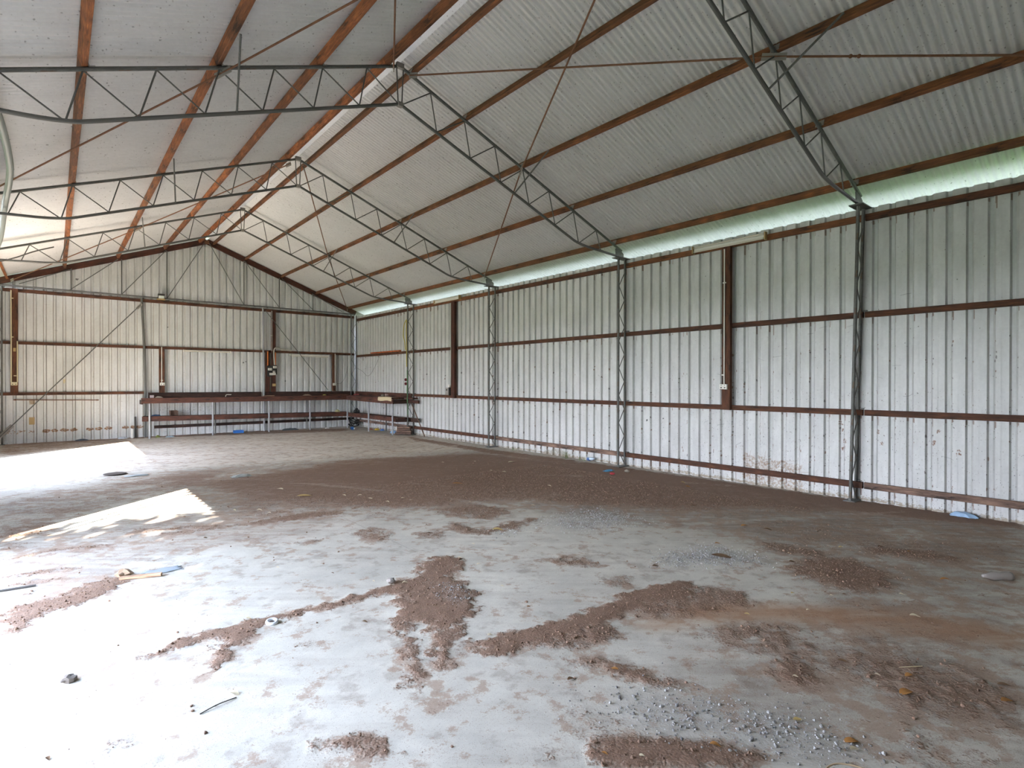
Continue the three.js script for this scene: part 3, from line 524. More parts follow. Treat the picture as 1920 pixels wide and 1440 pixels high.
// ---------------------------------------------------------------- trusses, columns
const R_CHORD = 0.0212, R_WEB = 0.0085;
const TOP_X = [0.475, 1.05, 1.615, 2.185, 2.762, 3.352, 3.942], BOT_X = [0.03, 0.575, 1.157, 1.737, 2.322, 2.908, 3.484, 4.067];
const botY = (x) => (x <= 3.484 ? 5.333 - (x / 3.484) * (5.333 - 4.024) : 4.024 - (x - 3.484) * 0.055);
const NTH = ['farthest', 'second from the far gable', 'third from the far gable', 'nearest'];
FRAME_Z.forEach((z, f) => {
  const t = thing('roof_truss', ['grey pipe roof truss closest to the far gable wall', 'grey pipe roof truss, second one out from the gable wall', 'grey pipe roof truss, third one out from the gable wall', 'large grey pipe roof truss nearest the viewer, cut by the top edge'][f], 'roof truss', [0, 3.95, z], 'pipe roof trusses');
  for (const s of [-1, 1]) {
    part(t, 'top_chord', rod(V(s * 0.02, chordY(0), z), V(s * 4.66, chordY(4.66), z), R_CHORD, 12), M.steel);
    const b = [V(s * 0.03, botY(0.03), z), V(s * 1.2, botY(1.2), z), V(s * 2.4, botY(2.4), z), V(s * 3.3, botY(3.3), z), V(s * 3.42, botY(3.42) + 0.006, z), V(s * 3.56, 4.03, z), V(s * 3.75, botY(3.75), z), V(s * 4.2, botY(4.2), z), V(s * 4.66, botY(4.66), z)];
    part(t, 'bottom_chord', pipe(b, R_CHORD, 12, 60), M.steel);
    for (let k = 0; k < 7; k++) {
      part(t, 'web_rod', rod(V(s * BOT_X[k], botY(BOT_X[k]) + 0.012, z), V(s * TOP_X[k], chordY(TOP_X[k]) - 0.012, z), R_WEB), M.steel);
      part(t, 'web_rod', rod(V(s * TOP_X[k], chordY(TOP_X[k]) - 0.012, z), V(s * BOT_X[k + 1], botY(BOT_X[k + 1]) + 0.012, z), R_WEB), M.steel);
    }
    part(t, 'apex_strut', rod(V(s * 0.028, 5.34, z), V(s * 0.05, 5.82, z), 0.009), M.steel);
    part(t, 'fly_brace', rod(V(s * 2.01, botY(2.01), z), V(s * 2.13, chordY(2.13) + 0.05, z + 0.66), 0.011), M.steel);
    // gusset where the rafter lands
    const g = new THREE.Shape(); g.moveTo(4.5, 3.955); g.lineTo(4.72, 3.955); g.lineTo(4.72, 4.03); g.lineTo(4.56, 4.12); g.lineTo(4.48, 4.10);
    const e = new THREE.ExtrudeGeometry(g, { depth: 0.012, bevelEnabled: false }); if (s < 0) { e.scale(-1, 1, 1); const ix = e.attributes.position; for (let i = 0; i < ix.count; i += 3) { const a = [ix.getX(i), ix.getY(i), ix.getZ(i)]; ix.setXYZ(i, ix.getX(i + 2), ix.getY(i + 2), ix.getZ(i + 2)); ix.setXYZ(i + 2, ...a); } e.computeVertexNormals(); } e.translate(0, 0, z - 0.006);
    part(t, 'gusset', e, M.steel);
  }
  part(t, 'apex_plate', box(0, 5.845, z, 0.11, 0.075, 0.05, 0.008), M.plate);
  part(t, 'apex_plate', box(0, 5.325, z, 0.075, 0.06, 0.07, 0.008), M.plate);
});
function column(s, z, label, foot = [0, 0]) {
  const xi = s * 4.577, xo = s * 4.768, c = thing('lattice_column', label, 'column', [xi, 0, z], 'lattice columns along the side walls');
  const H = 3.93, P = (x, y) => V(x + foot[0] * (1 - y / H), y, z + foot[1] * (1 - y / H));
  part(c, 'chord', rod(P(xi, 0), P(xi, H), R_CHORD, 12), M.steel);
  part(c, 'chord', rod(P(xo, 0), P(xo, H), R_CHORD, 12), M.steel);
  for (let k = 0, y = 0.06; y + 0.26 < H; k++, y += 0.258) part(c, 'lacing_rod', rod(P(k % 2 ? xi + s * 0.015 : xo - s * 0.015, y), P(k % 2 ? xo - s * 0.015 : xi + s * 0.015, y + 0.258), 0.0075, 6), M.steel);
  part(c, 'cap_plate', box(s * 4.66, H + 0.008, z, 0.34, 0.014, 0.17), M.steel);
  part(c, 'base_plate', box(s * 4.672 + foot[0], 0.012, z + foot[1], 0.3, 0.014, 0.14), M.steel);
  for (const y of [2.514, 1.197, 0.217]) part(c, 'girt_cleat', box(s * 4.79 + foot[0] * (1 - y / H), y + 0.055, z + foot[1] * (1 - y / H) + 0.03, 0.05, 0.012, 0.09), M.steel);
  return c;
}
column(1, FRAME_Z[0], 'lattice column beside the end of the workbench, cord tied to it');
column(1, FRAME_Z[1], 'slim lattice column, second out from the bench corner');
column(1, FRAME_Z[2], 'lattice column at the middle of the long white wall');
column(1, FRAME_Z[3], 'tall lattice column nearest the viewer, leaning slightly at its foot', [0.06, -0.1]);
FRAME_Z.forEach((z, i) => column(-1, z, ['lattice column beside the far side opening', 'lattice column at the blank stretch between the side openings', 'lattice column at the jamb of the near side opening', 'lattice column standing inside the near side opening'][i]));
{
  const c = thing('lattice_column', 'lattice column in the far corner behind the workbench', 'column', [4.577, 0, 0.1], 'corner columns');
  const d = thing('lattice_column', 'lattice column in the far corner with the long brace foot', 'column', [-4.577, 0, 0.1], 'corner columns');
  for (const [o, s] of [[c, 1], [d, -1]]) {
    part(o, 'chord', rod(V(s * 4.577, 0, 0.1), V(s * 4.577, 3.98, 0.1), R_CHORD, 12), M.steel); part(o, 'chord', rod(V(s * 4.768, 0, 0.1), V(s * 4.768, 3.98, 0.1), R_CHORD, 12), M.steel);
    for (let k = 0, y = 0.06; y < 3.65; k++, y += 0.258) part(o, 'lacing_rod', rod(V(s * (k % 2 ? 4.592 : 4.753), y, 0.1), V(s * (k % 2 ? 4.753 : 4.592), y + 0.258, 0.1), 0.0075, 6), M.steel);
    part(o, 'base_plate', box(s * 4.672, 0.012, 0.1, 0.3, 0.014, 0.12), M.steel);
  }
}

// ---------------------------------------------------------------- purlins: one run per line, a beam for each bay
const BAYS = [[0.06, FRAME_Z[0]], [FRAME_Z[0], FRAME_Z[1]], [FRAME_Z[1], FRAME_Z[2]], [FRAME_Z[2], FRAME_Z[3]], [FRAME_Z[3], 20.2]];
const ORD = ['first', 'second', 'third', 'fourth'];
for (const s of [1, -1]) [0.17, 1.07, 2.18, 3.33, 4.46].forEach((x, k) => {
  const side = s > 0 ? 'slope above the long white wall' : 'slope over the open side';
  const o = thing('purlin', k ? `rust-brown timber purlin, ${ORD[k - 1]} below the ridge on the ${side}` : `rust-brown ridge purlin at the top of the ${side}`, 'purlin', [s * x, chordY(x), 10], 'roof purlins');
  const n = V(s * SIN, COS, 0), off = R_CHORD + 0.051, h = 0.098;
  BAYS.forEach(([a, b], i) => {
    const c = (z, dx = 0) => V(s * x, chordY(x), z).addScaledVector(n, off);
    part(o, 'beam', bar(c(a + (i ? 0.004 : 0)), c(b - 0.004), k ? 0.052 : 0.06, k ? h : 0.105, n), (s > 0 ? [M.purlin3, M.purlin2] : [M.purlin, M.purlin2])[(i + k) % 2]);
    if (i < 4) { // bent angle cleat bolted to the uphill face
      const q = V(s * x, chordY(x), b).addScaledVector(n, R_CHORD + 0.03), up = V(-s * COS, SIN, 0);
      const w = bar(q.clone().addScaledVector(up, 0.031).add(V(0, 0, -0.045)), q.clone().addScaledVector(up, 0.031).add(V(0, 0, 0.045)), 0.006, 0.075, n, 0.001), f = bar(q.clone().addScaledVector(up, 0.055).addScaledVector(n, -0.034).add(V(0, 0, -0.03)), q.clone().addScaledVector(up, 0.055).addScaledVector(n, -0.034).add(V(0, 0, 0.03)), 0.05, 0.006, n, 0.001);
      part(o, 'angle_cleat', plain([w, f]), M.plate);
    }
  });
});

// ---------------------------------------------------------------- girts
function girt(label, y, h, mats) {
  const o = thing('girt', label, 'girt', [4.797, y, 10], 'wall girts');
  BAYS.forEach(([a, b], i) => part(o, 'rail', bar(V(4.797, y, a + 0.02), V(4.797, y, b - 0.004), 0.046, h), mats[i % mats.length]));
}
girt('brown timber girt under the eave of the long white wall', 3.816, 0.088, [M.girt, M.purlin2]);
girt('brown timber girt at head height on the long white wall', 2.514, 0.078, [M.girt, M.girt2]);
girt('brown timber girt at waist height on the long white wall', 1.197, 0.078, [M.girt2, M.girt]);
girt('dusty timber girt near the floor of the long white wall', 0.217, 0.085, [M.greyTimber, M.girt2]);
function backGirt(label, y, h, x0, x1, mat) { const o = single('girt', label, 'girt', [0, y, 0.012], bar(V(x0, 0, 0), V(x1, 0, 0), 0.046, h), mat, 'wall girts'); return o; }
backGirt('brown timber girt across the gable wall under the tie pipe', 3.915, 0.085, -4.76, 4.72, M.girt);
backGirt('brown timber girt across the middle of the gable wall', 2.582, 0.075, -4.76, 4.72, M.girt);
backGirt('short brown timber girt left of the workbench', 1.278, 0.075, -4.76, -1.6, M.girt);
backGirt('dark timber girt low behind the workbench', 0.28, 0.085, -1.35, 4.72, M.benchDark);

// ---------------------------------------------------------------- gable framing
{
  const g = thing('gable_frame', 'gable end framing of dark timber rafters with thin steel webs', 'gable frame', [0, 4.0, 0.05]);
  for (const s of [-1, 1]) {
    part(g, 'rafter', bar(V(s * 0.01, roofY(0) - 0.115, 0.03), V(s * 4.78, roofY(4.78) - 0.115, 0.03), 0.05, 0.16, V(s * SIN, COS, 0)), M.rafter);
    const web = (x0, y0, x1, y1, r = 0.011) => part(g, 'web_rod', rod(V(s * x0, y0, 0.075), V(s * x1, y1, 0.075), r, 6), M.steel);
    for (const x of [1.04, 2.12, 3.22]) web(x, 4.02, x, chordY(x) - 0.03, 0.016);
    web(4.25, 4.08, 3.2, 4.6); web(3.25, 4.03, 2.2, 5.0); web(2.12, 4.03, 1.06, 5.42); web(1.03, 4.04, 0.06, 5.82);
  }
  part(g, 'tie_pipe', rod(V(-4.72, 4.018, 0.075), V(4.72, 4.018, 0.075), 0.02, 10), M.steel);
  part(g, 'apex_plate', box(0, 5.84, 0.075, 0.12, 0.1, 0.03), M.rust);
  const c1 = single('pipe_post', 'bowed steel pipe post on the gable wall left of the bench', 'post', [-1.6, 0, 0.1], pipe([V(0.02, 0, 0), V(0.025, 1.3, 0), V(0, 2.6, 0), V(-0.06, 3.97, 0)], 0.03, 10, 24), M.steel);
  const c2 = single('pipe_post', 'straight steel pipe post on the gable wall beside the switchboard', 'post', [1.62, 0, 0.1], rod(V(0.02, 0, 0), V(-0.02, 3.97, 0), 0.03, 10), M.galv);
}
// brace rods on the gable wall
{
  const b1 = thing('brace_rod', 'long diagonal brace rod across the gable wall left half', 'brace rod', [-1.7, 3.76, 0.15], 'brace rods');
  part(b1, 'rod', rod(V(-1.68, 3.78, 0.145), V(-4.62, 0.2, 0.14), 0.012, 8), M.steel);
  part(b1, 'end_plate', bar(V(-4.62, 0.2, 0.14), V(-4.38, 0.49, 0.14), 0.012, 0.09, V(0.7, -0.6, 0)), M.plate);
  part(b1, 'end_plate', bar(V(-1.66, 3.8, 0.145), V(-1.78, 3.65, 0.145), 0.012, 0.07, V(0.7, -0.6, 0)), M.plate);
  const b2 = thing('brace_rod', 'diagonal brace rod on the gable wall ending at the bench backboard', 'brace rod', [1.66, 3.88, 0.15], 'brace rods');
  part(b2, 'rod', rod(V(1.66, 3.9, 0.145), V(3.72, 1.31, 0.145), 0.011, 8), M.steel);
}
// roof wind-bracing: rusty twisted rods running across two bays under the purlins
{
  const under = (x, z) => V(x, chordY(x) - 0.05, z), [zc, zb, za, zn] = FRAME_Z;
  const brace = (label, pts, mat = M.rust) => {
    const o = thing('roof_brace', label, 'brace rod', pts[0].toArray(), 'roof wind braces');
    for (let i = 0; i + 1 < pts.length; i++) part(o, 'rod', rod(pts[i], pts[i + 1], 0.011, 8), mat);
    pts.forEach((p, i) => { const d = (pts[i + 1] ?? p).clone().sub(pts[i - 1] ?? p).normalize(), a = p.clone().addScaledVector(d, i ? -0.12 : 0), b = p.clone().addScaledVector(d, i + 1 < pts.length ? 0.12 : 0); part(o, 'end_plate', bar(a, b, 0.012, 0.075, V(0, 1, 0), 0.002), M.plate); });
    return o;
  };
  for (const s of [1, -1]) {
    const w = s > 0 ? 'above the long white wall' : 'over the open side';
    const o = brace(`rusty roof brace from the third truss peak forward, ${w}`, [under(s * 0.12, za + 0.05), under(s * 2.15, zn), under(s * 4.45, 20.1)]);
    if (s > 0) for (const dz of [0.95, 1.05]) { const p = under(2.15, zn).lerp(under(4.45, 20.1), dz * 0.16); part(o, 'turnbuckle_nut', new THREE.SphereGeometry(0.02, 10, 8).translate(p.x, p.y, p.z), M.rust); }
    brace(`thin roof brace rising past the third truss, ${w}`, [under(s * 4.4, zb + 0.05), under(s * 2.15, za), under(s * 0.12, zn - 0.05)]);
    brace(`thin roof brace from the second truss peak backward, ${w}`, [under(s * 0.12, zb - 0.05), under(s * 2.15, zc), under(s * 4.4, 0.2)], M.rust);
  }
}
// ---------------------------------------------------------------- studs, conduits, outlets, lights
function stud(name, label, x0, x1, y0, y1, z0, z1, mat) { return single(name, label, 'stud', [(x0 + x1) / 2, y0, (z0 + z1) / 2], bar(V(0, 0, 0), V(0, y1 - y0, 0), x1 - x0, z1 - z0, V(0, 0, 1)), mat, 'timber studs'); }
stud('timber_stud', 'brown timber stud on the long wall under the big light fitting', 4.70, 4.773, 1.16, 3.77, 14.2, 14.34, M.girt);
stud('timber_stud', 'dark timber stud on the long wall between the first two columns', 4.70, 4.773, 1.16, 3.77, 6.33, 6.5, M.rafter);
stud('timber_stud', 'wide brown stud at the far end of the gable wall with cream outlet', -4.42, -4.27, 1.28, 3.95, 0.036, 0.09, M.girt);
stud('timber_stud', 'short brown stud above the bench end with white outlet', -1.24, -1.1, 1.27, 2.58, 0.036, 0.09, M.girt);
stud('timber_stud', 'tall dark stud rising from the switchboard to the eave girt', 1.86, 2.0, 1.27, 3.92, 0.036, 0.09, M.rafter);
stud('timber_stud', 'short dark stud beside the pipe post under the switchboard', 1.68, 1.81, 1.27, 2.6, 0.036, 0.09, M.rafter);
stud('timber_stud', 'short brown stud with an outlet near the bench corner', 3.9, 4.02, 1.27, 2.58, 0.036, 0.09, M.girt);
const onWall = { right: (z, y, d) => V(4.70 - d, y, z), back: (x, y, d) => V(x, y, 0.09 + d) };
function conduit(label, pts, r = 0.011, mat = M.conduit, clips = []) {
  const o = thing('conduit', label, 'conduit', pts[0].toArray(), 'electrical conduits');
  part(o, 'tube', pts.length > 2 ? pipe(pts, r, 8, 40) : rod(pts[0], pts[1], r, 8), mat);
  for (const p of clips) part(o, 'clip', p.x > 4.5 ? box(4.69, p.y, p.z, 0.016, 0.02, 0.05) : box(p.x, p.y, 0.1, 0.05, 0.02, 0.016), mat);
}
conduit('pale conduit on the stud under the big light fitting', [V(4.688, 3.74, 14.25), V(4.688, 1.57, 14.25)], 0.011, M.white, [V(4.69, 1.72, 14.23), V(4.69, 3.2, 14.25)]);
conduit('pale conduit on the dark stud between the first columns', [V(4.688, 3.74, 6.35), V(4.688, 1.5, 6.35)], 0.01);
conduit('pale conduit along the left edge of the far gable stud', [V(-4.4, 3.9, 0.102), V(-4.4, 1.58, 0.102)], 0.012, M.cream, [V(-4.38, 3.7, 0.1), V(-4.38, 2.72, 0.1)]);
conduit('pale conduit along the right edge of the far gable stud', [V(-4.285, 2.62, 0.102), V(-4.285, 1.58, 0.102)], 0.012, M.cream, [V(-4.33, 1.74, 0.1)]);
conduit('white conduit on the short stud above the bench end', [V(-1.175, 2.6, 0.102), V(-1.175, 1.56, 0.102)], 0.011, M.white, [V(-1.17, 1.63, 0.1)]);
conduit('pale conduit rising above the switchboard stud', [V(1.875, 3.9, 0.102), V(1.875, 2.6, 0.102)], 0.012, M.conduit, [V(1.87, 3.1, 0.1)]);
conduit('white conduit on the short stud near the bench corner', [V(3.99, 2.58, 0.102), V(3.99, 1.55, 0.102)], 0.011, M.white);
conduit('thick grey conduit bent over above the switchboard', [V(1.95, 2.14, 0.12), V(1.93, 2.5, 0.12), V(1.94, 2.64, 0.12), V(1.99, 2.7, 0.12), V(2.06, 2.7, 0.11), V(2.3, 2.645, 0.08), V(2.5, 2.63, 0.07)], 0.022);
conduit('orange conduit dropping to the switchboard beside the grey bend', [V(1.985, 2.55, 0.11), V(1.985, 2.14, 0.11)], 0.016, M.orangePipe);
conduit('orange conduit dropping to the switchboard beside the pipe post', [V(1.745, 2.58, 0.11), V(1.745, 2.12, 0.11)], 0.018, M.orangePipe);
function outlet(label, p, facing, mat = M.white) {
  const o = thing('power_outlet', label, 'outlet', p.toArray(), 'power outlets'), r = facing === 'right', w = 0.125, h = 0.082, d = 0.045;
  part(o, 'body', r ? box(p.x, p.y, p.z, d, h, w, 0.006) : box(p.x, p.y, p.z, w, h, d, 0.006), mat);
  for (const k of [-0.03, 0.03]) part(o, 'switch', r ? box(p.x - d / 2 - 0.003, p.y + 0.02, p.z + k, 0.008, 0.016, 0.012) : box(p.x + k, p.y + 0.02, p.z + d / 2 + 0.003, 0.012, 0.016, 0.008), M.conduit);
  for (const k of [-0.03, 0.03]) part(o, 'socket', r ? box(p.x - d / 2, p.y - 0.014, p.z + k, 0.004, 0.02, 0.022) : box(p.x + k, p.y - 0.014, p.z + d / 2, 0.022, 0.02, 0.004), M.dark);
}
outlet('white power outlet on the stud under the big light fitting', V(4.672, 1.53, 14.25), 'right');
outlet('cream power outlet on the far gable stud', V(-4.345, 1.54, 0.115), 'back', M.cream);
outlet('white power outlet on the short stud above the bench end', V(-1.16, 1.525, 0.115), 'back');
outlet('white power outlet near the bench corner', V(3.97, 1.505, 0.115), 'back');
{
  const p = V(4.66, 1.34, 6.226), o = thing('switch_box', 'small grey switch box beside the dark stud on the long wall', 'switch box', p.toArray());
  part(o, 'body', box(p.x + 0.03, p.y, p.z, 0.09, 0.2, 0.15, 0.008), M.plate); part(o, 'knob', rod(V(p.x - 0.016, p.y + 0.04, p.z), V(p.x - 0.035, p.y + 0.04, p.z), 0.018, 12), M.black);
  part(o, 'cover', box(p.x + 0.03, p.y, p.z + 0.09, 0.1, 0.22, 0.03), M.dark); part(o, 'entry', box(p.x + 0.03, p.y + 0.14, p.z + 0.06, 0.05, 0.08, 0.05), M.white);
}
{
  const o = thing('switchboard', 'black switchboard panel with white sockets on the gable wall', 'switchboard', [1.87, 1.95, 0.12]);
  part(o, 'panel', box(1.80, 1.94, 0.115, 0.16, 0.36, 0.05, 0.005), M.black); part(o, 'panel', box(1.945, 1.98, 0.12, 0.16, 0.30, 0.06, 0.005), M.black);
  for (const [x, y, w, h] of [[1.955, 2.07, 0.115, 0.07], [1.80, 2.0, 0.12, 0.075], [1.84, 1.845, 0.11, 0.07], [1.93, 1.85, 0.1, 0.075], [1.925, 1.92, 0.07, 0.06]]) {
    const u = part(o, 'socket_outlet', box(x, y, 0.155, w, h, 0.03, 0.005), M.white);
    for (const k of [-0.28, 0, 0.28]) { const s = part(u, 'slot', box(x + k * w, y, 0.171, 0.012, 0.022, 0.004), M.dark); }
  }
}
{ // small boxes and labels fixed to the studs
  single('junction_box', 'orange-brown junction box on the far gable stud', 'junction box', [-4.337, 2.4, 0.09], box(0, 0, 0.03, 0.05, 0.09, 0.06, 0.006), M.bracket);
  single('timber_block', 'tan wooden block on the stud below the switchboard', 'block', [1.945, 1.49, 0.09], box(0, 0, 0.012, 0.11, 0.09, 0.024, 0.004), M.bracket);
  const f = thing('flood_light', 'small grey flood light on the eave girt of the gable wall', 'flood light', [-1.19, 3.96, 0.06]);
  part(f, 'bracket', box(-1.19, 3.979, 0.09, 0.2, 0.034, 0.16, 0.006), M.bracket);
  part(f, 'hood', bar(V(-1.27, 4.11, 0.155), V(-1.11, 4.11, 0.155), 0.12, 0.035), M.dark); part(f, 'body', box(-1.19, 4.045, 0.15, 0.155, 0.1, 0.09, 0.01), M.dark);
  part(f, 'lens', box(-1.19, 4.035, 0.198, 0.14, 0.075, 0.008), flat(0xc9cec4, 0.25));
}
function batten(label, a, b, out, tubes, cover) {   // an unlit fluorescent fitting from a to b standing off the wall along out
  const o = thing('fluorescent_light', label, 'light fitting', a.clone().add(b).multiplyScalar(0.5).toArray(), 'unlit fluorescent fittings'), d = b.clone().sub(a).normalize(), up = V(0, 1, 0);
  const at = (t, h, n) => a.clone().lerp(b, t).addScaledVector(up, h).addScaledVector(out, n);
  part(o, 'housing', bar(at(0.01, 0, 0.02), at(0.99, 0, 0.02), cover ? 0.05 : 0.035, cover ? 0.05 : 0.05, up), M.white);
  for (const t of [0, 1]) { part(o, 'end_bracket', bar(at(t ? 0.985 : 0, 0, 0.04), at(t ? 1 : 0.015, 0, 0.04), 0.075, cover ? 0.06 : 0.12, up), cover ? M.white : M.bracket); }
  for (const h of tubes) {
    const m = part(o, 'lamp_tube', rod(at(0.02, h, 0.055), at(0.98, h, 0.055), 0.013, 10), M.tube);
    for (const t of [0.02, 0.965]) part(m, 'tube_cap', rod(at(t, h, 0.055), at(t + 0.015, h, 0.055), 0.0135, 10), M.conduit);
  }
}
batten('twin-tube fluorescent fitting under the eave between the two nearest columns', V(4.77, 3.83, 13.66), V(4.77, 3.83, 14.9), V(-1, 0, 0), [0.036, -0.036], false);
batten('twin-tube fluorescent fitting under the eave between the first two columns', V(4.77, 3.86, 5.45), V(4.77, 3.86, 6.72), V(-1, 0, 0), [0.036, -0.036], false);
batten('white batten light on the gable wall left of the switchboard', V(-0.63, 2.515, 0.04), V(0.66, 2.515, 0.04), V(0, 0, 1), [-0.012], true);
batten('white batten light on the gable wall right of the switchboard', V(2.45, 2.49, 0.04), V(3.76, 2.49, 0.04), V(0, 0, 1), [-0.045], true);

// ---------------------------------------------------------------- L-shaped workbench
{
  const w = thing('workbench', 'long L-shaped timber workbench on pipe legs in the far corner', 'workbench', [1.4, 0, 0.35]);
  for (const [k, z] of [0.215, 0.37, 0.525].entries()) part(w, 'top_plank', bar(V(-1.68, 1.105, z), V(4.16 + (k === 2 ? 0 : 0.5), 1.105, z), 0.152, 0.04), [M.benchDark, M.bench, M.benchDark][k]);
  for (const [k, x] of [4.3, 4.48, 4.66].entries()) part(w, 'top_plank', bar(V(x, 1.1, 0.62), V(x, 1.1, k === 2 ? 4.5 : 3.98), 0.172, 0.04), [M.bench, M.benchDark, M.bench][k]);
  part(w, 'fascia', bar(V(-1.72, 1.06, 0.625), V(4.22, 1.055, 0.625), 0.045, 0.15), M.bench); part(w, 'fascia', bar(V(4.19, 1.045, 0.64), V(4.19, 1.0, 4.02), 0.045, 0.14), M.bench);
  part(w, 'end_rail', bar(V(4.19, 1.0, 4.0), V(4.72, 1.0, 4.0), 0.045, 0.12), M.benchDark); part(w, 'rear_rail', bar(V(4.72, 1.0, 3.9), V(4.72, 1.0, 4.6), 0.045, 0.1), M.bench);
  part(w, 'end_rail', bar(V(-1.7, 1.02, 0.2), V(-1.7, 1.02, 0.6), 0.045, 0.12), M.benchDark);
  part(w, 'backboard', bar(V(-1.5, 1.2, 0.05), V(1.56, 1.19, 0.05), 0.03, 0.16), M.benchDark); part(w, 'backboard', bar(V(1.68, 1.19, 0.05), V(4.7, 1.18, 0.05), 0.03, 0.16), M.benchDark);
  part(w, 'backboard', bar(V(4.745, 1.18, 0.1), V(4.745, 1.17, 4.1), 0.03, 0.15), M.bench);
  for (const [k, z] of [0.25, 0.44].entries()) part(w, 'shelf_plank', bar(V(-1.64, 0.6 - 0.01 * k, z), V(4.3, 0.53, z), 0.18, 0.035), [M.benchDark, M.bench][k]);
  for (const [a, b] of [[-1.7, 0.03], [0.06, 1.63], [1.66, 2.92], [2.94, 4.22]]) { const y = (x) => 0.555 - (x + 1.7) * 0.013; part(w, 'shelf_rail', bar(V(a, y(a), 0.565), V(b, y(b), 0.565), 0.045, 0.14), M.bench); }
  for (const x of [4.34, 4.56]) part(w, 'shelf_plank', bar(V(x, 0.5, 0.6), V(x, 0.5, 4.2), 0.2, 0.035), M.bench);
  part(w, 'shelf_rail', bar(V(4.235, 0.47, 0.7), V(4.235, 0.47, 4.05), 0.045, 0.13), M.bench); part(w, 'shelf_rail', bar(V(4.24, 0.45, 4.06), V(4.75, 0.45, 4.2), 0.045, 0.11), M.benchDark); part(w, 'rear_rail', bar(V(4.70, 0.45, 4.1), V(4.70, 0.45, 4.62), 0.05, 0.12), M.benchDark);
  for (const x of [-1.53, 0.05, 1.64, 2.93, 4.22]) part(w, 'leg', rod(V(x, 0, 0.612), V(x, 1.0, 0.612), 0.026, 10), M.galv);
  for (const x of [-1.48, 0.2, 1.74, 2.98]) part(w, 'leg', rod(V(x, 0, 0.18), V(x, 1.08, 0.18), 0.022, 8), M.steel);
  for (const z of [2.36, 3.98]) part(w, 'leg', rod(V(4.185, 0, z), V(4.185, 0.95, z), 0.026, 10), M.galv);
  part(w, 'leg', rod(V(4.68, 0, 2.6), V(4.68, 1.08, 2.6), 0.022, 8), M.steel);
}
// ---------------------------------------------------------------- things on and around the bench
const ground0 = (x, z) => floorHeight(x, z);
function lathe(profile, seg = 18) { return new THREE.LatheGeometry(profile.map(([r, y]) => new THREE.Vector2(r, y)), seg); }
function crumple(w, d, h, seed, n = 10) {    // a crumpled cloth or plastic sheet lying down, closed underneath
  const q = rng(seed), P = [], I = [], top = [], H = (i, j) => { const u = i / n - 0.5, v = j / n - 0.5, e = Math.max(0, 1 - 4 * (u * u + v * v)); return 0.006 + h * Math.sqrt(e) * (0.35 + 0.65 * look(MID, u * 0.4 + seed * 0.13, v * 0.4 + seed * 0.07)); };
  for (let l = 0; l < 2; l++) for (let j = 0; j <= n; j++) for (let i = 0; i <= n; i++) { const a = 1 + 0.16 * Math.sin(j * 1.7 + seed), b = 1 + 0.16 * Math.sin(i * 1.3 + seed * 2); P.push((i / n - 0.5) * w * a, l ? 0 : H(i, j), (j / n - 0.5) * d * b); }
  const N = (n + 1) * (n + 1), K = (l, i, j) => l * N + j * (n + 1) + i;
  for (let j = 0; j < n; j++) for (let i = 0; i < n; i++) { I.push(K(0, i, j), K(0, i, j + 1), K(0, i + 1, j), K(0, i + 1, j), K(0, i, j + 1), K(0, i + 1, j + 1)); I.push(K(1, i, j), K(1, i + 1, j), K(1, i, j + 1), K(1, i + 1, j), K(1, i + 1, j + 1), K(1, i, j + 1)); }
  for (let i = 0; i < n; i++) { I.push(K(0, i, 0), K(0, i + 1, 0), K(1, i, 0), K(1, i, 0), K(0, i + 1, 0), K(1, i + 1, 0), K(0, i, n), K(1, i, n), K(0, i + 1, n), K(1, i, n), K(1, i + 1, n), K(0, i + 1, n), K(0, 0, i), K(1, 0, i), K(0, 0, i + 1), K(1, 0, i), K(1, 0, i + 1), K(0, 0, i + 1), K(0, n, i), K(0, n, i + 1), K(1, n, i), K(1, n, i), K(0, n, i + 1), K(1, n, i + 1)); }
  const g = new THREE.BufferGeometry(); g.setAttribute('position', new THREE.Float32BufferAttribute(P, 3)); g.setIndex(I); g.computeVertexNormals(); g.setAttribute('uv', new THREE.Float32BufferAttribute(P.flatMap((v, k) => (k % 3 === 1 ? [] : [v])), 2)); return g;
}
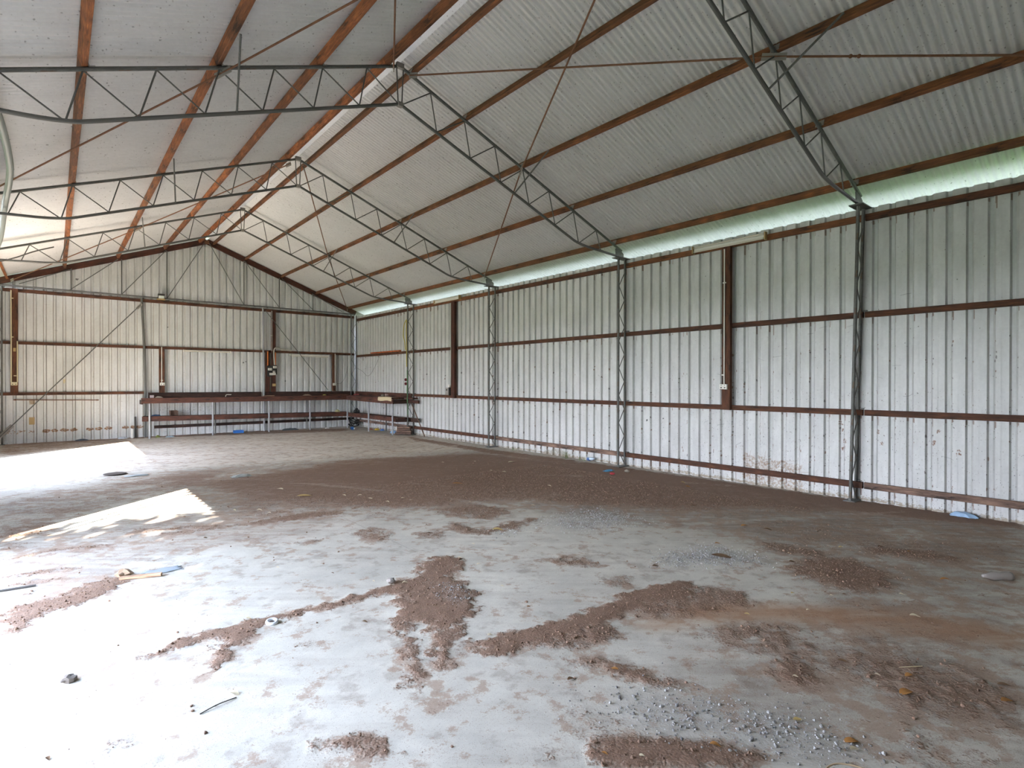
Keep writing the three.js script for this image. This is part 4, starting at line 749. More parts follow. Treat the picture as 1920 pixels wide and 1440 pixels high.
{
  const y = 1.136;
  const can = thing('paint_tin', 'small white tin on the bench end', 'tin', [-1.45, y, 0.4]);
  part(can, 'can', lathe([[0, 0], [0.048, 0], [0.05, 0.006], [0.05, 0.075], [0.046, 0.075], [0.044, 0.01]]).translate(-1.45, y, 0.4), flat(0xcfc0c4, 0.5)); part(can, 'rim', new THREE.TorusGeometry(0.049, 0.004, 6, 20).rotateX(Math.PI / 2).translate(-1.45, y + 0.075, 0.4), M.plate);
  single('rag', 'pale crumpled rag beside the white tin on the bench', 'rag', [-1.28, y, 0.38], crumple(0.16, 0.12, 0.05, 3), flat(0xb7ab9c, 0.95));
  single('bent_hook', 'pale bent pipe hook lying on the bench front', 'hook', [0.5, y + 0.008, 0.45], pipe([V(-0.08, 0, 0.03), V(-0.05, 0.05, 0), V(0, 0.06, 0), V(0.06, 0.055, 0), V(0.08, 0.06, 0.02)], 0.012, 8, 20), M.white);
  single('timber_offcut', 'thin pale stick across the bench in front of the switchboard', 'stick', [1.68, y + 0.012, 0.42], bar(V(-0.16, 0, 0), V(0.17, 0.0, 0.02), 0.04, 0.02), M.paleTimber);
  single('rag', 'tan crumpled rag on the middle of the bench', 'rag', [2.9, y, 0.4], crumple(0.24, 0.16, 0.06, 5), flat(0x9a8470, 0.95));
  single('rag', 'small yellow rag on the bench by the corner', 'rag', [3.5, y, 0.4], crumple(0.1, 0.08, 0.04, 7), flat(0xb5ae5c, 0.95));
  const wav = []; for (let i = 0; i <= 24; i++) wav.push([-0.3 + i * 0.025, 0.012 + 0.008 * Math.cos(i * 2.1)]);
  const s = new THREE.Shape(); wav.forEach(([a, b], i) => (i ? s.lineTo(a, b) : s.moveTo(a, b))); [...wav].reverse().forEach(([a, b]) => s.lineTo(a, b + 0.003));
  single('tin_offcut', 'rusty corrugated tin offcut lying on the bench corner', 'tin offcut', [4.0, y, 0.16], new THREE.ExtrudeGeometry(s, { depth: 0.4, bevelEnabled: false }), M.rust);
  single('rag', 'faded red rag in the corner of the bench', 'rag', [4.45, y, 0.85], crumple(0.18, 0.22, 0.08, 9), flat(0x8f4a48, 0.95));
  single('stone', 'grey lump on the bench arm by the white wall', 'lump', [4.6, y - 0.005 + 0.03, 2.5], lump(0.05, 4, 0.75), flat(0x8a857c, 0.9));
  const cup = thing('paper_cup', 'pinkish cup lying on the bench arm', 'cup', [4.55, y + 0.03, 2.9]);
  part(cup, 'body', lathe([[0, 0], [0.03, 0], [0.042, 0.09], [0.039, 0.09], [0.028, 0.006]]).rotateZ(1.5).translate(4.59, y + 0.035, 2.9), flat(0xc8a9a8, 0.7)); part(cup, 'rim', new THREE.TorusGeometry(0.041, 0.003, 6, 18).rotateY(Math.PI / 2).translate(4.502, y + 0.041, 2.9), M.white);
  // cream sheet hanging over the bench edge
  const P = []; const sheet = new THREE.PlaneGeometry(0.9, 0.34, 24, 10), sp = sheet.attributes.position;
  for (let i = 0; i < sp.count; i++) { const u = sp.getX(i), v = sp.getY(i) + 0.17, r = 0.006 * Math.sin(u * 13) + 0.004 * Math.sin(u * 31 + v * 9); if (v < 0.24) sp.setXYZ(i, 4.185 + v, 1.131 + Math.abs(r) * 0.5, 3.5 + u); else sp.setXYZ(i, 4.155 + r * 0.5, 0, 3.5 + u); if (v >= 0.24) sp.setY(i, 1.131 - (v - 0.24)); }
  const sq = new THREE.BufferGeometry(), pts = [], ix = []; const NU = 24; const prof = [[4.42, 1.128], [4.3, 1.13], [4.2, 1.133], [4.164, 1.13], [4.16, 1.1], [4.158, 1.055], [4.156, 1.02]];
  for (let t = 0; t < 2; t++) for (let j = 0; j < prof.length; j++) for (let i = 0; i <= NU; i++) { const u = i / NU, w = 0.006 * Math.sin(u * 17 + j); pts.push(prof[j][0] - (j > 3 ? Math.abs(w) + t * 0.004 : 0), prof[j][1] + (j <= 3 ? t * 0.004 : 0) - (j === 6 ? 0.012 * Math.sin(u * 7) : 0), 3.08 + u * 0.88); }
  const row = NU + 1, lay = row * prof.length; for (let j = 0; j + 1 < prof.length; j++) for (let i = 0; i < NU; i++) { const a = j * row + i; ix.push(a, a + 1, a + row, a + 1, a + row + 1, a + row, lay + a, lay + a + row, lay + a + 1, lay + a + 1, lay + a + row, lay + a + row + 1); }
  sq.setAttribute('position', new THREE.Float32BufferAttribute(pts, 3)); sq.setIndex(ix); sq.computeVertexNormals(); sq.translate(-4.3, -1.13, -3.5);
  single('canvas_sheet', 'cream canvas sheet folded over the front of the bench arm', 'sheet', [4.3, 1.13, 3.5], sq, flat(0xc4b494, 0.95));
  // on the shelf
  const bx = thing('open_box', 'small grey-brown open box on the bench shelf', 'box', [-0.91, 0.615, 0.3]);
  const by = 0.612; part(bx, 'back_panel', box(-0.91, by + 0.075, 0.21, 0.2, 0.14, 0.012), M.greyTimber); for (const x of [-1.0, -0.81]) part(bx, 'side_panel', box(x, by + 0.07, 0.29, 0.012, 0.13, 0.17), M.greyTimber); part(bx, 'base_panel', box(-0.905, by + 0.009, 0.29, 0.19, 0.012, 0.17), M.greyTimber);
  single('plastic_bag', 'blue plastic bag scrap on the left of the bench shelf', 'plastic bag', [-1.35, 0.62, 0.36], crumple(0.2, 0.14, 0.05, 12), flat(0x3f5a7c, 0.5));
  single('rag', 'yellow rag on the shelf near the corner leg', 'rag', [3.95, 0.556, 0.4], crumple(0.16, 0.14, 0.1, 14), flat(0xb9b184, 0.95));
  const mo = thing('machine_part', 'black greasy machine part in the shelf corner', 'machine part', [4.45, 0.525, 0.85]);
  part(mo, 'casing', lathe([[0, 0], [0.1, 0], [0.11, 0.05], [0.09, 0.1], [0.05, 0.12], [0.04, 0.16], [0, 0.16]], 16).translate(4.45, 0.525, 0.85), M.black); part(mo, 'shaft', rod(V(4.45, 0.6, 0.85), V(4.42, 0.62, 1.08), 0.025, 10), M.dark); part(mo, 'flange', rod(V(4.42, 0.59, 0.98), V(4.42, 0.59, 1.0), 0.06, 14), M.black);
  // below the shelf
  const ty = thing('wire_tangle', 'dark tangled wire bundle under the bench corner', 'wire', [4.5, 0, 0.5]);
  for (let k = 0; k < 5; k++) { const q = rng(k + 40), pts2 = []; for (let i = 0; i < 10; i++) { const a = i / 10 * Math.PI * 2; pts2.push(V(4.5 + Math.cos(a) * (0.12 + 0.06 * q()), 0.04 + 0.035 * k + 0.1 * q(), 0.5 + Math.sin(a) * (0.14 + 0.06 * q()))); } part(ty, 'coil', pipe(pts2, 0.016, 6, 40, 0.5, true), M.black); }
}
{ // planks stacked flat against the wall beside the column
  const labels = ['lowest weathered plank of the stack beside the bench end', 'second weathered plank up in the stack beside the bench end', 'third weathered plank up in the stack beside the bench end', 'top weathered plank of the stack beside the bench end'];
  [0, 1, 2, 3].forEach((k) => single('timber_plank', labels[k], 'plank', [4.4 + 0.015 * (k % 2), 0.03 + k * 0.058, 4.1], bar(V(-0.12 + 0.02 * k, 0.02, -0.13 + 0.02 * (k % 3)), V(0.26 - 0.01 * k, 0.02, 0.16 - 0.01 * k), 0.2, 0.05), M.greyTimber, 'planks stacked by the bench end'));
  single('timber_stick', 'pale timber stick leaning from the bench end to the floor', 'stick', [4.68, 0.01, 4.9], bar(V(0, 0, 0.1), V(-0.04, 0.98, -0.62), 0.035, 0.02), M.greyTimber);
  single('timber_offcut', 'reddish timber board lying along the head-height girt', 'board', [4.778, 2.576, 2.3], bar(V(0.0, 0.004, -1.0), V(0.0, 0.0, 1.05), 0.072, 0.04), M.orangeTimber);
  single('plank_offcut', 'thin red timber strip hanging under the reddish board', 'strip', [4.762, 2.49, 2.75], bar(V(0, 0, -0.55), V(0, 0.03, 0.5), 0.02, 0.03), M.girt);
  // cords on the column by the bench
  const c = thing('rope', 'yellow rope looped high on the column by the bench', 'rope', [4.52, 2.6, 4.19]);
  const yel = flat(0xb7a95a, 0.9), grn = flat(0x4f7d4a, 0.9);
  part(c, 'strand', pipe([V(4.538, 3.47, 4.175), V(4.48, 3.3, 4.14), V(4.46, 3.0, 4.13), V(4.5, 2.8, 4.14), V(4.52, 2.55, 4.15)], 0.014, 8, 40), yel); part(c, 'strand', pipe([V(4.538, 3.44, 4.19), V(4.53, 3.1, 4.19), V(4.535, 2.7, 4.195), V(4.538, 2.3, 4.19), V(4.54, 2.05, 4.19)], 0.014, 8, 40), yel);
  single('garden_hose', 'green cord hanging down the column to the bench end', 'cord', [4.53, 0.5, 4.215], pipe([V(0.01, 1.45, 0.0), V(0.01, 1.1, 0.01), V(0.0, 0.8, 0.02), V(0.012, 0.68, 0.02), V(-0.02, 0.6, 0.05), V(0.0, 0.4, 0.06), V(0.015, 0.1, 0.03)], 0.01, 8, 50), grn);
  for (const [k, yy] of [1.66, 1.54].entries()) single('red_tag', k ? 'lower round red tag hanging beside the roped column' : 'upper round red tag hanging beside the roped column', 'tag', [4.512, yy, 4.19], rod(V(0, 0, -0.006), V(0, 0, 0.006), 0.045, 16), flat(0x7d3038, 0.6));
  single('wire', 'thin wire drooping from the reddish board to the corner column', 'wire', [4.7, 2.0, 1.2], pipe([V(0.06, 0.535, 0.85), V(0.02, 0.2, 0.6), V(0, -0.12, 0.25), V(0, -0.2, -0.05), V(0, -0.05, -0.4), V(0.04, 0.06, -0.85), V(0.06, 0.1, -1.07)], 0.004, 6, 40), M.dark);
  single('wire', 'thin wire hanging from the outlet near the bench corner', 'wire', [4.2, 1.6, 0.1], pipe([V(-0.17, -0.08, 0.02), V(0.0, -0.05, 0.0), V(0.15, 0.15, 0), V(0.25, 0.55, 0)], 0.004, 6, 30), M.dark);
  single('steel_bar', 'thin dark steel bar fixed across the gable wall beneath the girt', 'bar', [-3.5, 1.11, 0.03], plain([rod(V(-0.87, 0.02, 0.02), V(0.87, -0.02, 0.02), 0.012, 8), rod(V(-0.83, 0.02, 0.02), V(-0.83, 0.02, -0.05), 0.02, 8), rod(V(0.83, -0.02, 0.02), V(0.83, -0.02, -0.05), 0.02, 8)]), M.rust);
  single('wall_patch', 'brown square tin patch low on the gable wall', 'patch', [-4.015, 0.575, -0.028], box(0, 0, 0.006, 0.11, 0.19, 0.012), M.bracket);
  single('steel_stake', 'dark steel stake standing by the bench end', 'stake', [-1.8, 0, 0.06], bar(V(0, 0, 0), V(-0.01, 0.6, 0), 0.05, 0.02, V(0, 0, 1)), M.dark);
  single('pipe_stub', 'short white plastic pipe standing beside the dark stake', 'pipe', [-1.89, 0, 0.14], lathe([[0.03, 0], [0.036, 0], [0.036, 0.27], [0.03, 0.27], [0.03, 0]]), M.white);
  single('plastic_bag', 'blue grey plastic bag at the foot of the gable wall', 'plastic bag', [-3.0, 0, 0.1], crumple(0.28, 0.16, 0.07, 21), flat(0x4c5560, 0.6));
  single('plastic_bag', 'white plastic bag beside the pipe stub by the gable wall', 'plastic bag', [-2.1, 0, 0.12], crumple(0.2, 0.16, 0.07, 22), flat(0xb9bfc6, 0.5));
  single('timber_batten', 'dark timber slat on the floor beneath the bench left end', 'slat', [-0.75, 0.015, 0.3], bar(V(-0.32, 0, 0), V(0.3, 0, -0.04), 0.05, 0.03), M.greyTimber);
  single('rag', 'yellow green rag on the floor under the bench end', 'rag', [-1.3, 0, 0.32], crumple(0.1, 0.1, 0.09, 23), flat(0x8f9a52, 0.9));
  single('plastic_bag', 'pale blue plastic scrap before the bench end', 'plastic bag', [-1.02, 0, 0.42], crumple(0.2, 0.12, 0.05, 24), flat(0x9fb0ba, 0.5));
  { const t = thing('blue_tray', 'bright blue plastic tray on the floor under the bench', 'tray', [0.82, 0, 0.3]), blue = flat(0x2a63a8, 0.45); part(t, 'base', box(0.82, 0.008, 0.3, 0.26, 0.012, 0.17), blue); for (const [cx, cz, w, d] of [[0.82, 0.385, 0.27, 0.01], [0.82, 0.215, 0.27, 0.01], [0.69, 0.3, 0.01, 0.17], [0.95, 0.3, 0.01, 0.17]]) part(t, 'side', box(cx, 0.045, cz, w, 0.08, d), blue); }
  { const b = thing('blue_bottle', 'dark blue bottle lying near the corner leg of the bench', 'bottle', [4.02, 0.05, 1.5]), blue = flat(0x1f4a78, 0.3); part(b, 'body', lathe([[0, 0], [0.05, 0], [0.055, 0.01], [0.055, 0.14], [0.02, 0.18], [0.018, 0.2], [0, 0.2]]).rotateX(1.57).translate(4.02, 0.055, 1.42), blue); part(b, 'cap', rod(V(4.02, 0.055, 1.62), V(4.02, 0.055, 1.65), 0.02, 12), M.white); }
  single('plastic_bag', 'white paper scrap on the floor in the bench corner', 'paper', [3.6, 0, 0.42], crumple(0.16, 0.1, 0.05, 25), flat(0xc9c6c0, 0.8));
  single('plastic_bag', 'dark plastic sheet bunched beneath the middle of the bench', 'plastic bag', [2.4, 0, 0.3], crumple(0.5, 0.22, 0.09, 26), flat(0x4a5052, 0.6));
  single('rag', 'yellow rag on the floor under the bench arm', 'rag', [4.62, 0, 2.05], crumple(0.14, 0.18, 0.07, 27), flat(0xc2a23a, 0.9));
  single('plastic_bag', 'blue wrapper on the floor under the bench arm', 'wrapper', [4.66, 0, 2.36], crumple(0.12, 0.14, 0.07, 28), flat(0x4a6fb0, 0.5));
  single('plastic_bag', 'red and white wrapper on the floor under the bench arm', 'wrapper', [4.55, 0, 1.75], crumple(0.12, 0.16, 0.04, 29), flat(0xb06a5c, 0.5));
  single('plastic_bag', 'light blue plastic bag behind the bench arm front leg', 'plastic bag', [4.55, 0, 3.35], crumple(0.2, 0.26, 0.1, 30), flat(0x8fb4d8, 0.4));
}
{ // litter at the foot of the long wall
  const W = 'at the foot of the long wall';
  const bt = thing('plastic_bottle', 'crushed blue and clear plastic bottle against the middle of the long wall', 'bottle', [4.7, 0.04, 11.35]);
  part(bt, 'body', lathe([[0, 0], [0.032, 0], [0.035, 0.02], [0.03, 0.07], [0.034, 0.13], [0.015, 0.18], [0.014, 0.2], [0, 0.2]]).rotateX(1.5).translate(4.72, 0.05, 11.28), flat(0xb4c4d2, 0.3)); part(bt, 'label_band', rod(V(4.72, 0.05, 11.3), V(4.72, 0.046, 11.36), 0.036, 14), flat(0x35558a, 0.5));
  single('cloth_scrap', 'blue cloth scrap on the floor before the middle column', 'cloth', [4.05, ground0(4.05, 12.4), 12.4], crumple(0.2, 0.1, 0.03, 31), flat(0x4f8fb4, 0.8));
  single('red_plastic_scrap', 'small red plastic cap on the floor by the middle column', 'cap', [3.82, ground0(3.82, 12.68), 12.68], lathe([[0, 0], [0.04, 0], [0.045, 0.012], [0.04, 0.03], [0.02, 0.035], [0, 0.035]], 16), flat(0xa8323c, 0.5));
  single('stone', 'pale stone by the foot of the middle column', 'stone', [4.22, ground0(4.22, 12.68) + 0.02, 12.68], lump(0.05, 8, 0.6), flat(0x8d8576, 0.95));
  single('plastic_bag', 'blue and white plastic bag against the long wall past the nearest column', 'plastic bag', [4.74, 0.01, 17.27], crumple(0.12, 0.24, 0.07, 33), flat(0x9cb8d4, 0.45));
  // weeds rooted along the joint of floor and wall
  const blade = (h, lean, w) => { const g = new THREE.PlaneGeometry(w, h, 1, 4); g.translate(0, h / 2, 0); const p = g.attributes.position; for (let i = 0; i < p.count; i++) { const t = p.getY(i) / h; p.setX(i, p.getX(i) * (1 - 0.85 * t)); p.setZ(i, lean * t * t); } return g; };
  const leafy = flat(0x5d6f35, 0.9);
  [[4.68, 10.7, 'tuft of green weeds growing at the wall foot before the middle column', 0.2], [4.69, 11.2, 'sparse weed sprig beside the green tuft at the wall foot', 0.12], [4.69, 9.06, 'dark weed sprig at the wall foot past the second column', 0.12]].forEach(([x, z, label, h], k) => {
    const o = thing('weed', label, 'weed', [x, 0, z], 'weeds at the wall foot'), q = rng(60 + k);
    for (let i = 0; i < (k ? 7 : 16); i++) { const g = blade(h * (0.6 + 0.6 * q()), (0.4 + q()) * h * 0.7, 0.009); g.rotateY(Math.PI * (1.05 + 0.9 * q())); g.translate(x - 0.05 * q(), 0, z + (q() - 0.5) * 0.2); part(o, 'blade', g, leafy); }
  });
}
{ // pipe and strip lodged in the trusses over the open side
  single('plastic_pipe', 'long bent grey pipe lying across the truss bottom chords, open side', 'pipe', [-4.1, 4.1, 8.2], pipe([V(-0.3, -0.1, -3.4), V(-0.16, -0.03, -2.1), V(0.0, 0.0, 0.05), V(0.09, 0.13, 0.95), V(0.12, 0.19, 1.65), V(0.1, 0.2, 3.0), V(0.02, 0.1, 4.5)], 0.037, 14, 60), flat(0x7d837c, 0.45));
  const s = new THREE.CatmullRomCurve3([V(0.7, 0.36, 0), V(0.4, 0.22, 0.02), V(0.1, 0.04, 0.05), V(-0.1, -0.05, 0.08), V(-0.25, -0.02, 0.1), V(-0.35, 0.08, 0.12)]);
  const sh = new THREE.Shape(); sh.moveTo(-0.045, -0.004); sh.quadraticCurveTo(0, 0.014, 0.045, -0.004); sh.lineTo(0.045, 0.002); sh.quadraticCurveTo(0, 0.02, -0.045, 0.002);
  single('bent_gutter_strip', 'curved dark metal strip hooked on the truss nearest the gable', 'metal strip', [-4.27, 3.97, 4.3], new THREE.ExtrudeGeometry(sh, { steps: 40, bevelEnabled: false, extrudePath: s }), M.dark);
}

// ---------------------------------------------------------------- litter on the floor
{
  const at = (x, z, dy = 0) => [x, ground0(x, z) + dy, z];
  single('timber_offcut', 'pale split timber offcut lying on the bright floor', 'offcut', at(-3.04, 13.44, 0.012), bar(V(-0.12, 0, -0.06), V(0.15, 0.004, 0.05), 0.045, 0.024), M.paleTimber);
  single('bark_lump', 'clump of dry bark beside the pale timber offcut', 'bark', at(-3.13, 13.31, 0.025), lump(0.06, 12, 0.6, 1, 0.7), flat(0x8d7660, 0.95));
  single('plastic_sheet', 'clear grey plastic sheet scrap beside the pale timber offcut', 'plastic sheet', at(-2.87, 13.36, 0.003), crumple(0.26, 0.12, 0.006, 41), flat(0x9da6ad, 0.35));
  single('plastic_ring', 'white plastic ring on the fork of the dirt trail', 'ring', at(-2.46, 15.0, 0.012), new THREE.TorusGeometry(0.03, 0.011, 10, 24).rotateX(Math.PI / 2 + 0.15), flat(0xd6dade, 0.4));
  single('plastic_bottle', 'crumpled clear plastic bottle on the dusty floor near the long wall', 'bottle', at(2.32, 17.93, 0.03), lathe([[0, -0.12], [0.035, -0.12], [0.038, -0.09], [0.03, -0.03], [0.037, 0.04], [0.018, 0.1], [0.013, 0.13], [0, 0.13]]).rotateZ(1.52).rotateY(-0.6), flat(0x9c948e, 0.2));
  single('dirt_clod', 'dark earth clod at the lower edge of the floor, well right of the gravel', 'clod', at(0.42, 18.55, 0.015), lump(0.03, 17, 0.7, 1, 0.6), flat(0x33271f, 0.95));
  single('dirt_clod', 'grey cement lump with crumbs on the bright floor', 'clod', at(-3.51, 15.04, 0.015), lump(0.035, 18, 0.6, 1, 0.6), flat(0x6d645c, 0.95));
  single('stone', 'grey stone perched on the central dirt heap', 'stone', at(-1.52, 14.86, 0.02), lump(0.035, 19, 0.6, 1, 0.5), flat(0x8a837c, 0.95));
  single('tin_disc', 'dark round tin lid on the dirt before the first sun patch', 'lid', at(-2.77, 7.2, 0.006), lathe([[0, 0], [0.16, 0], [0.17, 0.012], [0.15, 0.016], [0, 0.012]], 22), flat(0x463c34, 0.7));
  single('plastic_sheet', 'pale plastic scrap near the dark tin lid', 'plastic sheet', at(-2.5, 7.6, 0.003), crumple(0.3, 0.16, 0.02, 43), flat(0xa9b2b6, 0.4));
  single('plastic_sheet', 'small white plastic scrap on the dirt between the sun patches', 'plastic sheet', at(-1.15, 8.8, 0.003), crumple(0.28, 0.14, 0.05, 44), flat(0xb6bcbe, 0.4));
  single('timber_stick', 'dark stick on the floor at the far edge of the bright area', 'stick', at(-3.82, 13.1, 0.008), bar(V(-0.14, 0, 0), V(0.14, 0, 0.03), 0.02, 0.014), M.dark);
  const root = (label, x, z, pts, r, mat) => single('root', label, 'root', at(x, z, r), pipe(pts, r, 6, 40), mat);
  root('pale curly dry root on the dark earth at the lower edge', -1.15, 17.98, [V(-0.16, 0.002, 0.02), V(-0.08, 0.0, -0.05), V(-0.02, 0.025, -0.06), V(0.06, 0.03, -0.04), V(0.11, 0.03, 0.04), V(0.12, 0.02, 0.12)], 0.0035, flat(0xb09a7c, 0.9));
  root('thin pale twig crossing the curly root', -1.3, 17.9, [V(-0.1, 0, 0.04), V(0, 0.012, -0.02), V(0.04, 0.01, -0.07)], 0.003, flat(0xa8957a, 0.9));
  root('short dark twig on the bright floor', -2.95, 15.8, [V(-0.08, 0, 0.02), V(0, 0.006, 0), V(0.09, 0, -0.02)], 0.003, M.dark);
  root('pale twig ending in an orange leaf', 0.13, 17.9, [V(-0.06, 0, -0.05), V(0, 0.004, 0), V(0.05, 0.002, 0.03)], 0.003, flat(0xb8a888, 0.9));
}
{ // dry leaves, one by one
  const leafGeo = (kind) => {
    const n = 8, P = [], I = [];
    for (let i = 0; i <= n; i++) { const t = i / n, w = 0.26 * Math.pow(Math.sin(Math.PI * Math.pow(t, 0.85)), 0.9) + 0.006, y = 0.10 * Math.sin(t * 3.1 + kind) + 0.02 * kind; for (const s of [-1, 0, 1]) P.push(t - 0.5, 0.03 + y * 0.8 + (s ? 0.09 + 0.05 * kind : 0) * Math.sin(Math.PI * t), s * w); }
    for (let i = 0; i < n; i++) for (const k of [0, 1]) { const a = i * 3 + k; I.push(a, a + 3, a + 1, a + 1, a + 3, a + 4); }
    const g = new THREE.BufferGeometry(); g.setAttribute('position', new THREE.Float32BufferAttribute(P, 3)); g.setIndex(I); g.computeVertexNormals(); g.computeBoundingBox(); g.translate(0, -g.boundingBox.min.y, 0); return g;
  };
  const shapes = [leafGeo(0), leafGeo(1), leafGeo(2)], mats = { o: flat(0x9c6c34, 0.8), y: flat(0xc2a86a, 0.8), p: flat(0xd0c3a4, 0.85), d: flat(0x6b5138, 0.9) };
  const own = { 0: 'largest orange dry leaf on the dusty concrete, lower right', 1: 'curled orange leaf at the right edge of the picture', 2: 'yellow oval leaf on the grey gravel', 3: 'long tan leaf lying on the gravel at the lower edge', 4: 'orange leaf on the dark earth at the lower edge', 6: 'small yellow leaf on the orange dust band', 7: 'pale folded leaf at the end of the orange dust band', 12: 'orange leaf on the earth ridge above the gravel', 13: 'dark curled leaf standing left of the gravel', 22: 'yellowish leaf on the grey gravel in mid floor', 23: 'long orange leaf on the brown dirt before the middle column', 26: 'long pale leaf strip right of the second sun patch', 28: 'slender pale leaf alone on the bright floor', 32: 'long reddish bark strip on the gravel in mid floor' };
  const q = rng(5), where = (x, z) => (z < 9.5 ? 'on the far brown dirt' : z < 11.6 ? (x < 0 ? 'near the second sun patch' : 'on the brown dirt before the long wall') : x < -2.3 ? 'on the bright floor by the open side' : x < -0.9 ? (z < 14.2 ? 'behind the central dirt heap' : 'around the central dirt heap') : z < 14.6 ? (x > 2.2 ? 'on the dusty floor below the nearest column' : 'between the mid-floor gravel patches') : x > 1.2 ? 'on the dusty floor at the right side' : z > 17.2 ? 'on the gravel near the lower edge' : 'around the orange dust band');
  LEAF_SPOTS.forEach(([x, z, kind, size], i) => {
    const m = shade(new THREE.Mesh(shapes[i % 3], mats[kind])); m.name = numbered('dry_leaf'); const s = clamp(size, 0.03, 0.2);
    m.scale.set(s, Math.min(s, 0.1) * (0.6 + 0.5 * q()), s); m.rotation.y = -0.697 + (q() - 0.5) * 1.2; m.position.set(x, floorHeight(x, z) + 0.001, z);
    m.userData = { label: own[i] ?? `small ${{ o: 'orange-brown', y: 'yellow', p: 'pale', d: 'dark' }[kind]} dry leaf ${where(x, z)}`, category: 'leaf', group: own[i] ? 'larger dry leaves' : `${{ o: 'orange', y: 'yellow', p: 'pale', d: 'dark' }[kind]} leaves ${where(x, z)}` }; scene.add(m);
  });
}
{ // loose earth crumbs and crushed stone, too many to count
  const q = rng(77), crumbs = [], stones = [], heap = new THREE.Matrix4(), col = new THREE.Color();
  const place = (x, y, z, s, sy) => new THREE.Matrix4().compose(V(x, y, z), new THREE.Quaternion().setFromEuler(new THREE.Euler(q() * 6, q() * 6, q() * 6)), V(s, s * sy, s));
  for (let i = 0; i < 400000 && crumbs.length < 40000; i++) {
    const near = q() < 0.93, x = near ? -4.7 + 8.4 * q() : -4.7 + 9.4 * q(), z = near ? 11 + 7.9 * q() : 0.3 + 11 * q(), d = floorAt(x, z).heavy;
    if (q() > d * 1.0 + 0.006) continue;
    const big = Math.pow(q(), 14), s = 0.0013 + 0.0020 * q() + 0.009 * big; crumbs.push([place(x, floorHeight(x, z) + s * 0.3, z, s, 0.7), q(), s]);
  }
  for (let i = 0; i < 300000 && stones.length < 24000; i++) {
    const x = -3 + 7 * q(), z = 10.5 + 8.4 * q(), g = floorAt(x, z).gravel; if (q() > g * g * 0.8) continue;
    const s = 0.0018 + 0.0032 * q() + 0.006 * Math.pow(q(), 5); stones.push([place(x, floorHeight(x, z) + s * 0.4, z, s, 0.8), q(), s]);
  }
  const make = (list, name, label, category, tone) => {
    const g = lump(1, 3, 1, 0, 0.6), m = new THREE.InstancedMesh(g, std({ color: 0xffffff, roughness: 0.95 }), list.length);
    list.forEach(([M4, t], i) => { m.setMatrixAt(i, M4); tone(t); m.setColorAt(i, col); });
    m.name = name; m.userData = { label, category, kind: 'stuff' }; shade(m); scene.add(m);
  };
  make(crumbs, 'dirt_crumbs', 'loose red-brown earth crumbs strewn over the floor', 'dirt', (t) => { const k = 0.8 + 0.5 * t; col.setRGB(0.20 * k, 0.125 * k, 0.085 * k); });
  make(stones, 'gravel', 'crushed pale grey stone strewn over the floor', 'gravel', (t) => { const k = 0.45 + 0.8 * t; col.setRGB(0.33 * k, 0.32 * k, 0.31 * k); });
}
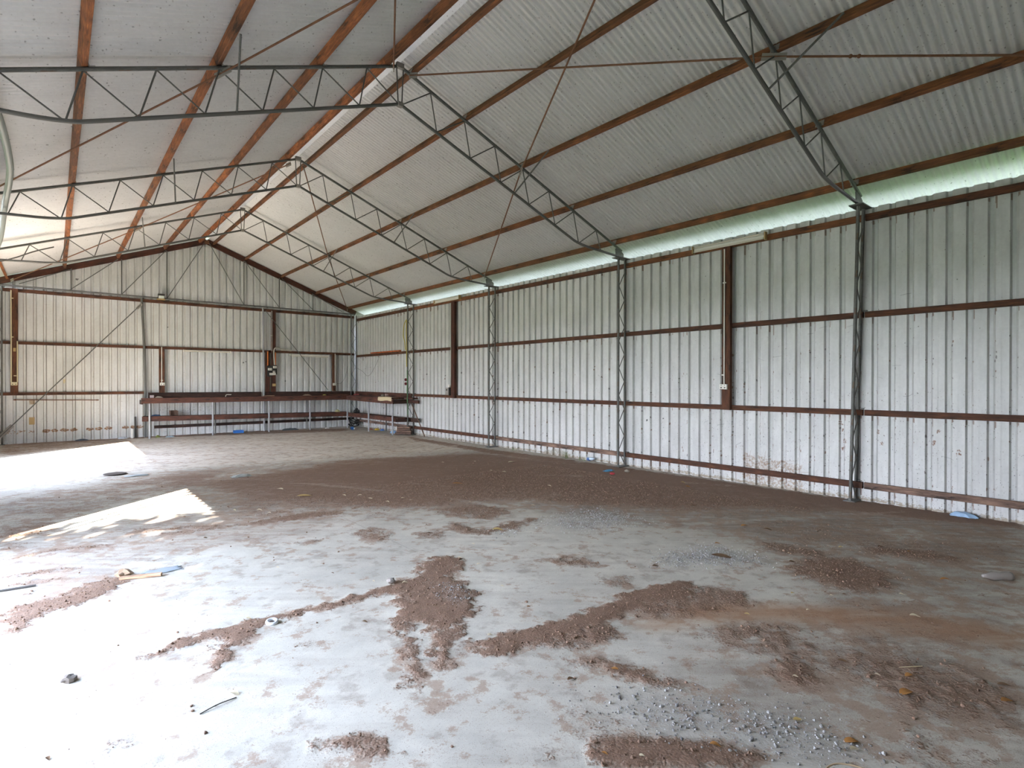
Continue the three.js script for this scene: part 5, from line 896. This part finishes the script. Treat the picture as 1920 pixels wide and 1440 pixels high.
// outside: a tree keeps the sun off the foreground, an added row of leaves by the long wall dims and tints eave light
function tree(name, label, base, height, trunk, crownY, crown, n, seed) {
  const o = thing(name, label, 'tree', base.toArray(), 'trees outside the open side'), q = rng(seed), bark = M.bark ??= flat(0x5c4a3a, 0.95);
  part(o, 'trunk', pipe([base.clone(), base.clone().add(V(0.12, height * 0.3, 0.1)), base.clone().add(V(0, height * 0.65, -0.1)), base.clone().add(V(0.1, height, 0))], trunk, 12, 20), bark);
  for (let k = 0; k < 10; k++) { const t = 2.4 * k, h = height * (0.3 + 0.05 * k), r = 0.75 - 0.02 * k, p0 = base.clone().add(V(0, h, 0)), p2 = base.clone().add(V(Math.cos(t) * r * crown[0], h + 0.22 * height, Math.sin(t) * r * crown[2])); part(o, 'branch', pipe([p0, p0.clone().lerp(p2, 0.5).add(V(0, 0.3, 0)), p2], trunk * 0.3, 7, 12), bark); }
  const leaf = new THREE.BufferGeometry(); leaf.setAttribute('position', new THREE.Float32BufferAttribute([0, 0, 0, 0.5, 0.1, 0.3, 1, 0, 0, 0, 0, 0, 1, 0, 0, 0.5, 0.1, -0.3], 3)); leaf.computeVertexNormals();
  const m = new THREE.InstancedMesh(leaf, M.leaf ??= std({ color: 0x5a7a34, roughness: 0.8 }), n);
  for (let i = 0; i < n; i++) {
    let v; do { v = V(q() * 2 - 1, q() * 2 - 1, q() * 2 - 1); } while (v.length() > 1); v.normalize().multiplyScalar(Math.pow(q(), 0.45));
    const s = 0.16 + 0.14 * q(); m.setMatrixAt(i, new THREE.Matrix4().compose(V(v.x * crown[0], crownY + v.y * crown[1], v.z * crown[2]), new THREE.Quaternion().setFromEuler(new THREE.Euler(q() * 6, q() * 6, q() * 6)), V(s, s, s)));
  }
  m.name = 'foliage'; m.userData = { kind: 'stuff' }; shade(m); o.add(m);
}
tree('tree', 'leafy tree outside the near side opening', V(-9.7, -0.12, 19.9), 5.0, 0.2, 4.4, [3.3, 2.9, 3.8], 30000, 88);
{
  const o = thing('added_hedge', 'long green leaf screen added outside the long white wall to tint eave light', 'added_hedge', [6.7, -0.12, 10]), q = rng(97), n = 34000;
  for (let k = 0; k < 22; k++) part(o, 'stem', rod(V(6.7, -0.12, -1 + k), V(6.7 + 0.1 * Math.sin(k * 3), 2.5, -1 + k + 0.1), 0.03, 7), M.bark);
  const leaf = new THREE.BufferGeometry(); leaf.setAttribute('position', new THREE.Float32BufferAttribute([0, 0, 0, 0.5, 0.1, 0.35, 1, 0, 0, 0, 0, 0, 1, 0, 0, 0.5, 0.1, -0.35], 3)); leaf.computeVertexNormals();
  const m = new THREE.InstancedMesh(leaf, std({ color: 0x34521a, roughness: 0.7 }), n);
  for (let i = 0; i < n; i++) { const s = 0.12 + 0.1 * q(), y = 0.1 + 3.0 * Math.pow(q(), 0.8); m.setMatrixAt(i, new THREE.Matrix4().compose(V((q() - 0.5) * (1.2 + 0.2 * Math.sin(i)), y, -12 + 23.5 * q()), new THREE.Quaternion().setFromEuler(new THREE.Euler(q() * 6, q() * 6, q() * 6)), V(s, s, s))); }
  m.name = 'foliage'; m.userData = { kind: 'stuff' }; shade(m); o.add(m);
}
renderer.render(scene, camera);
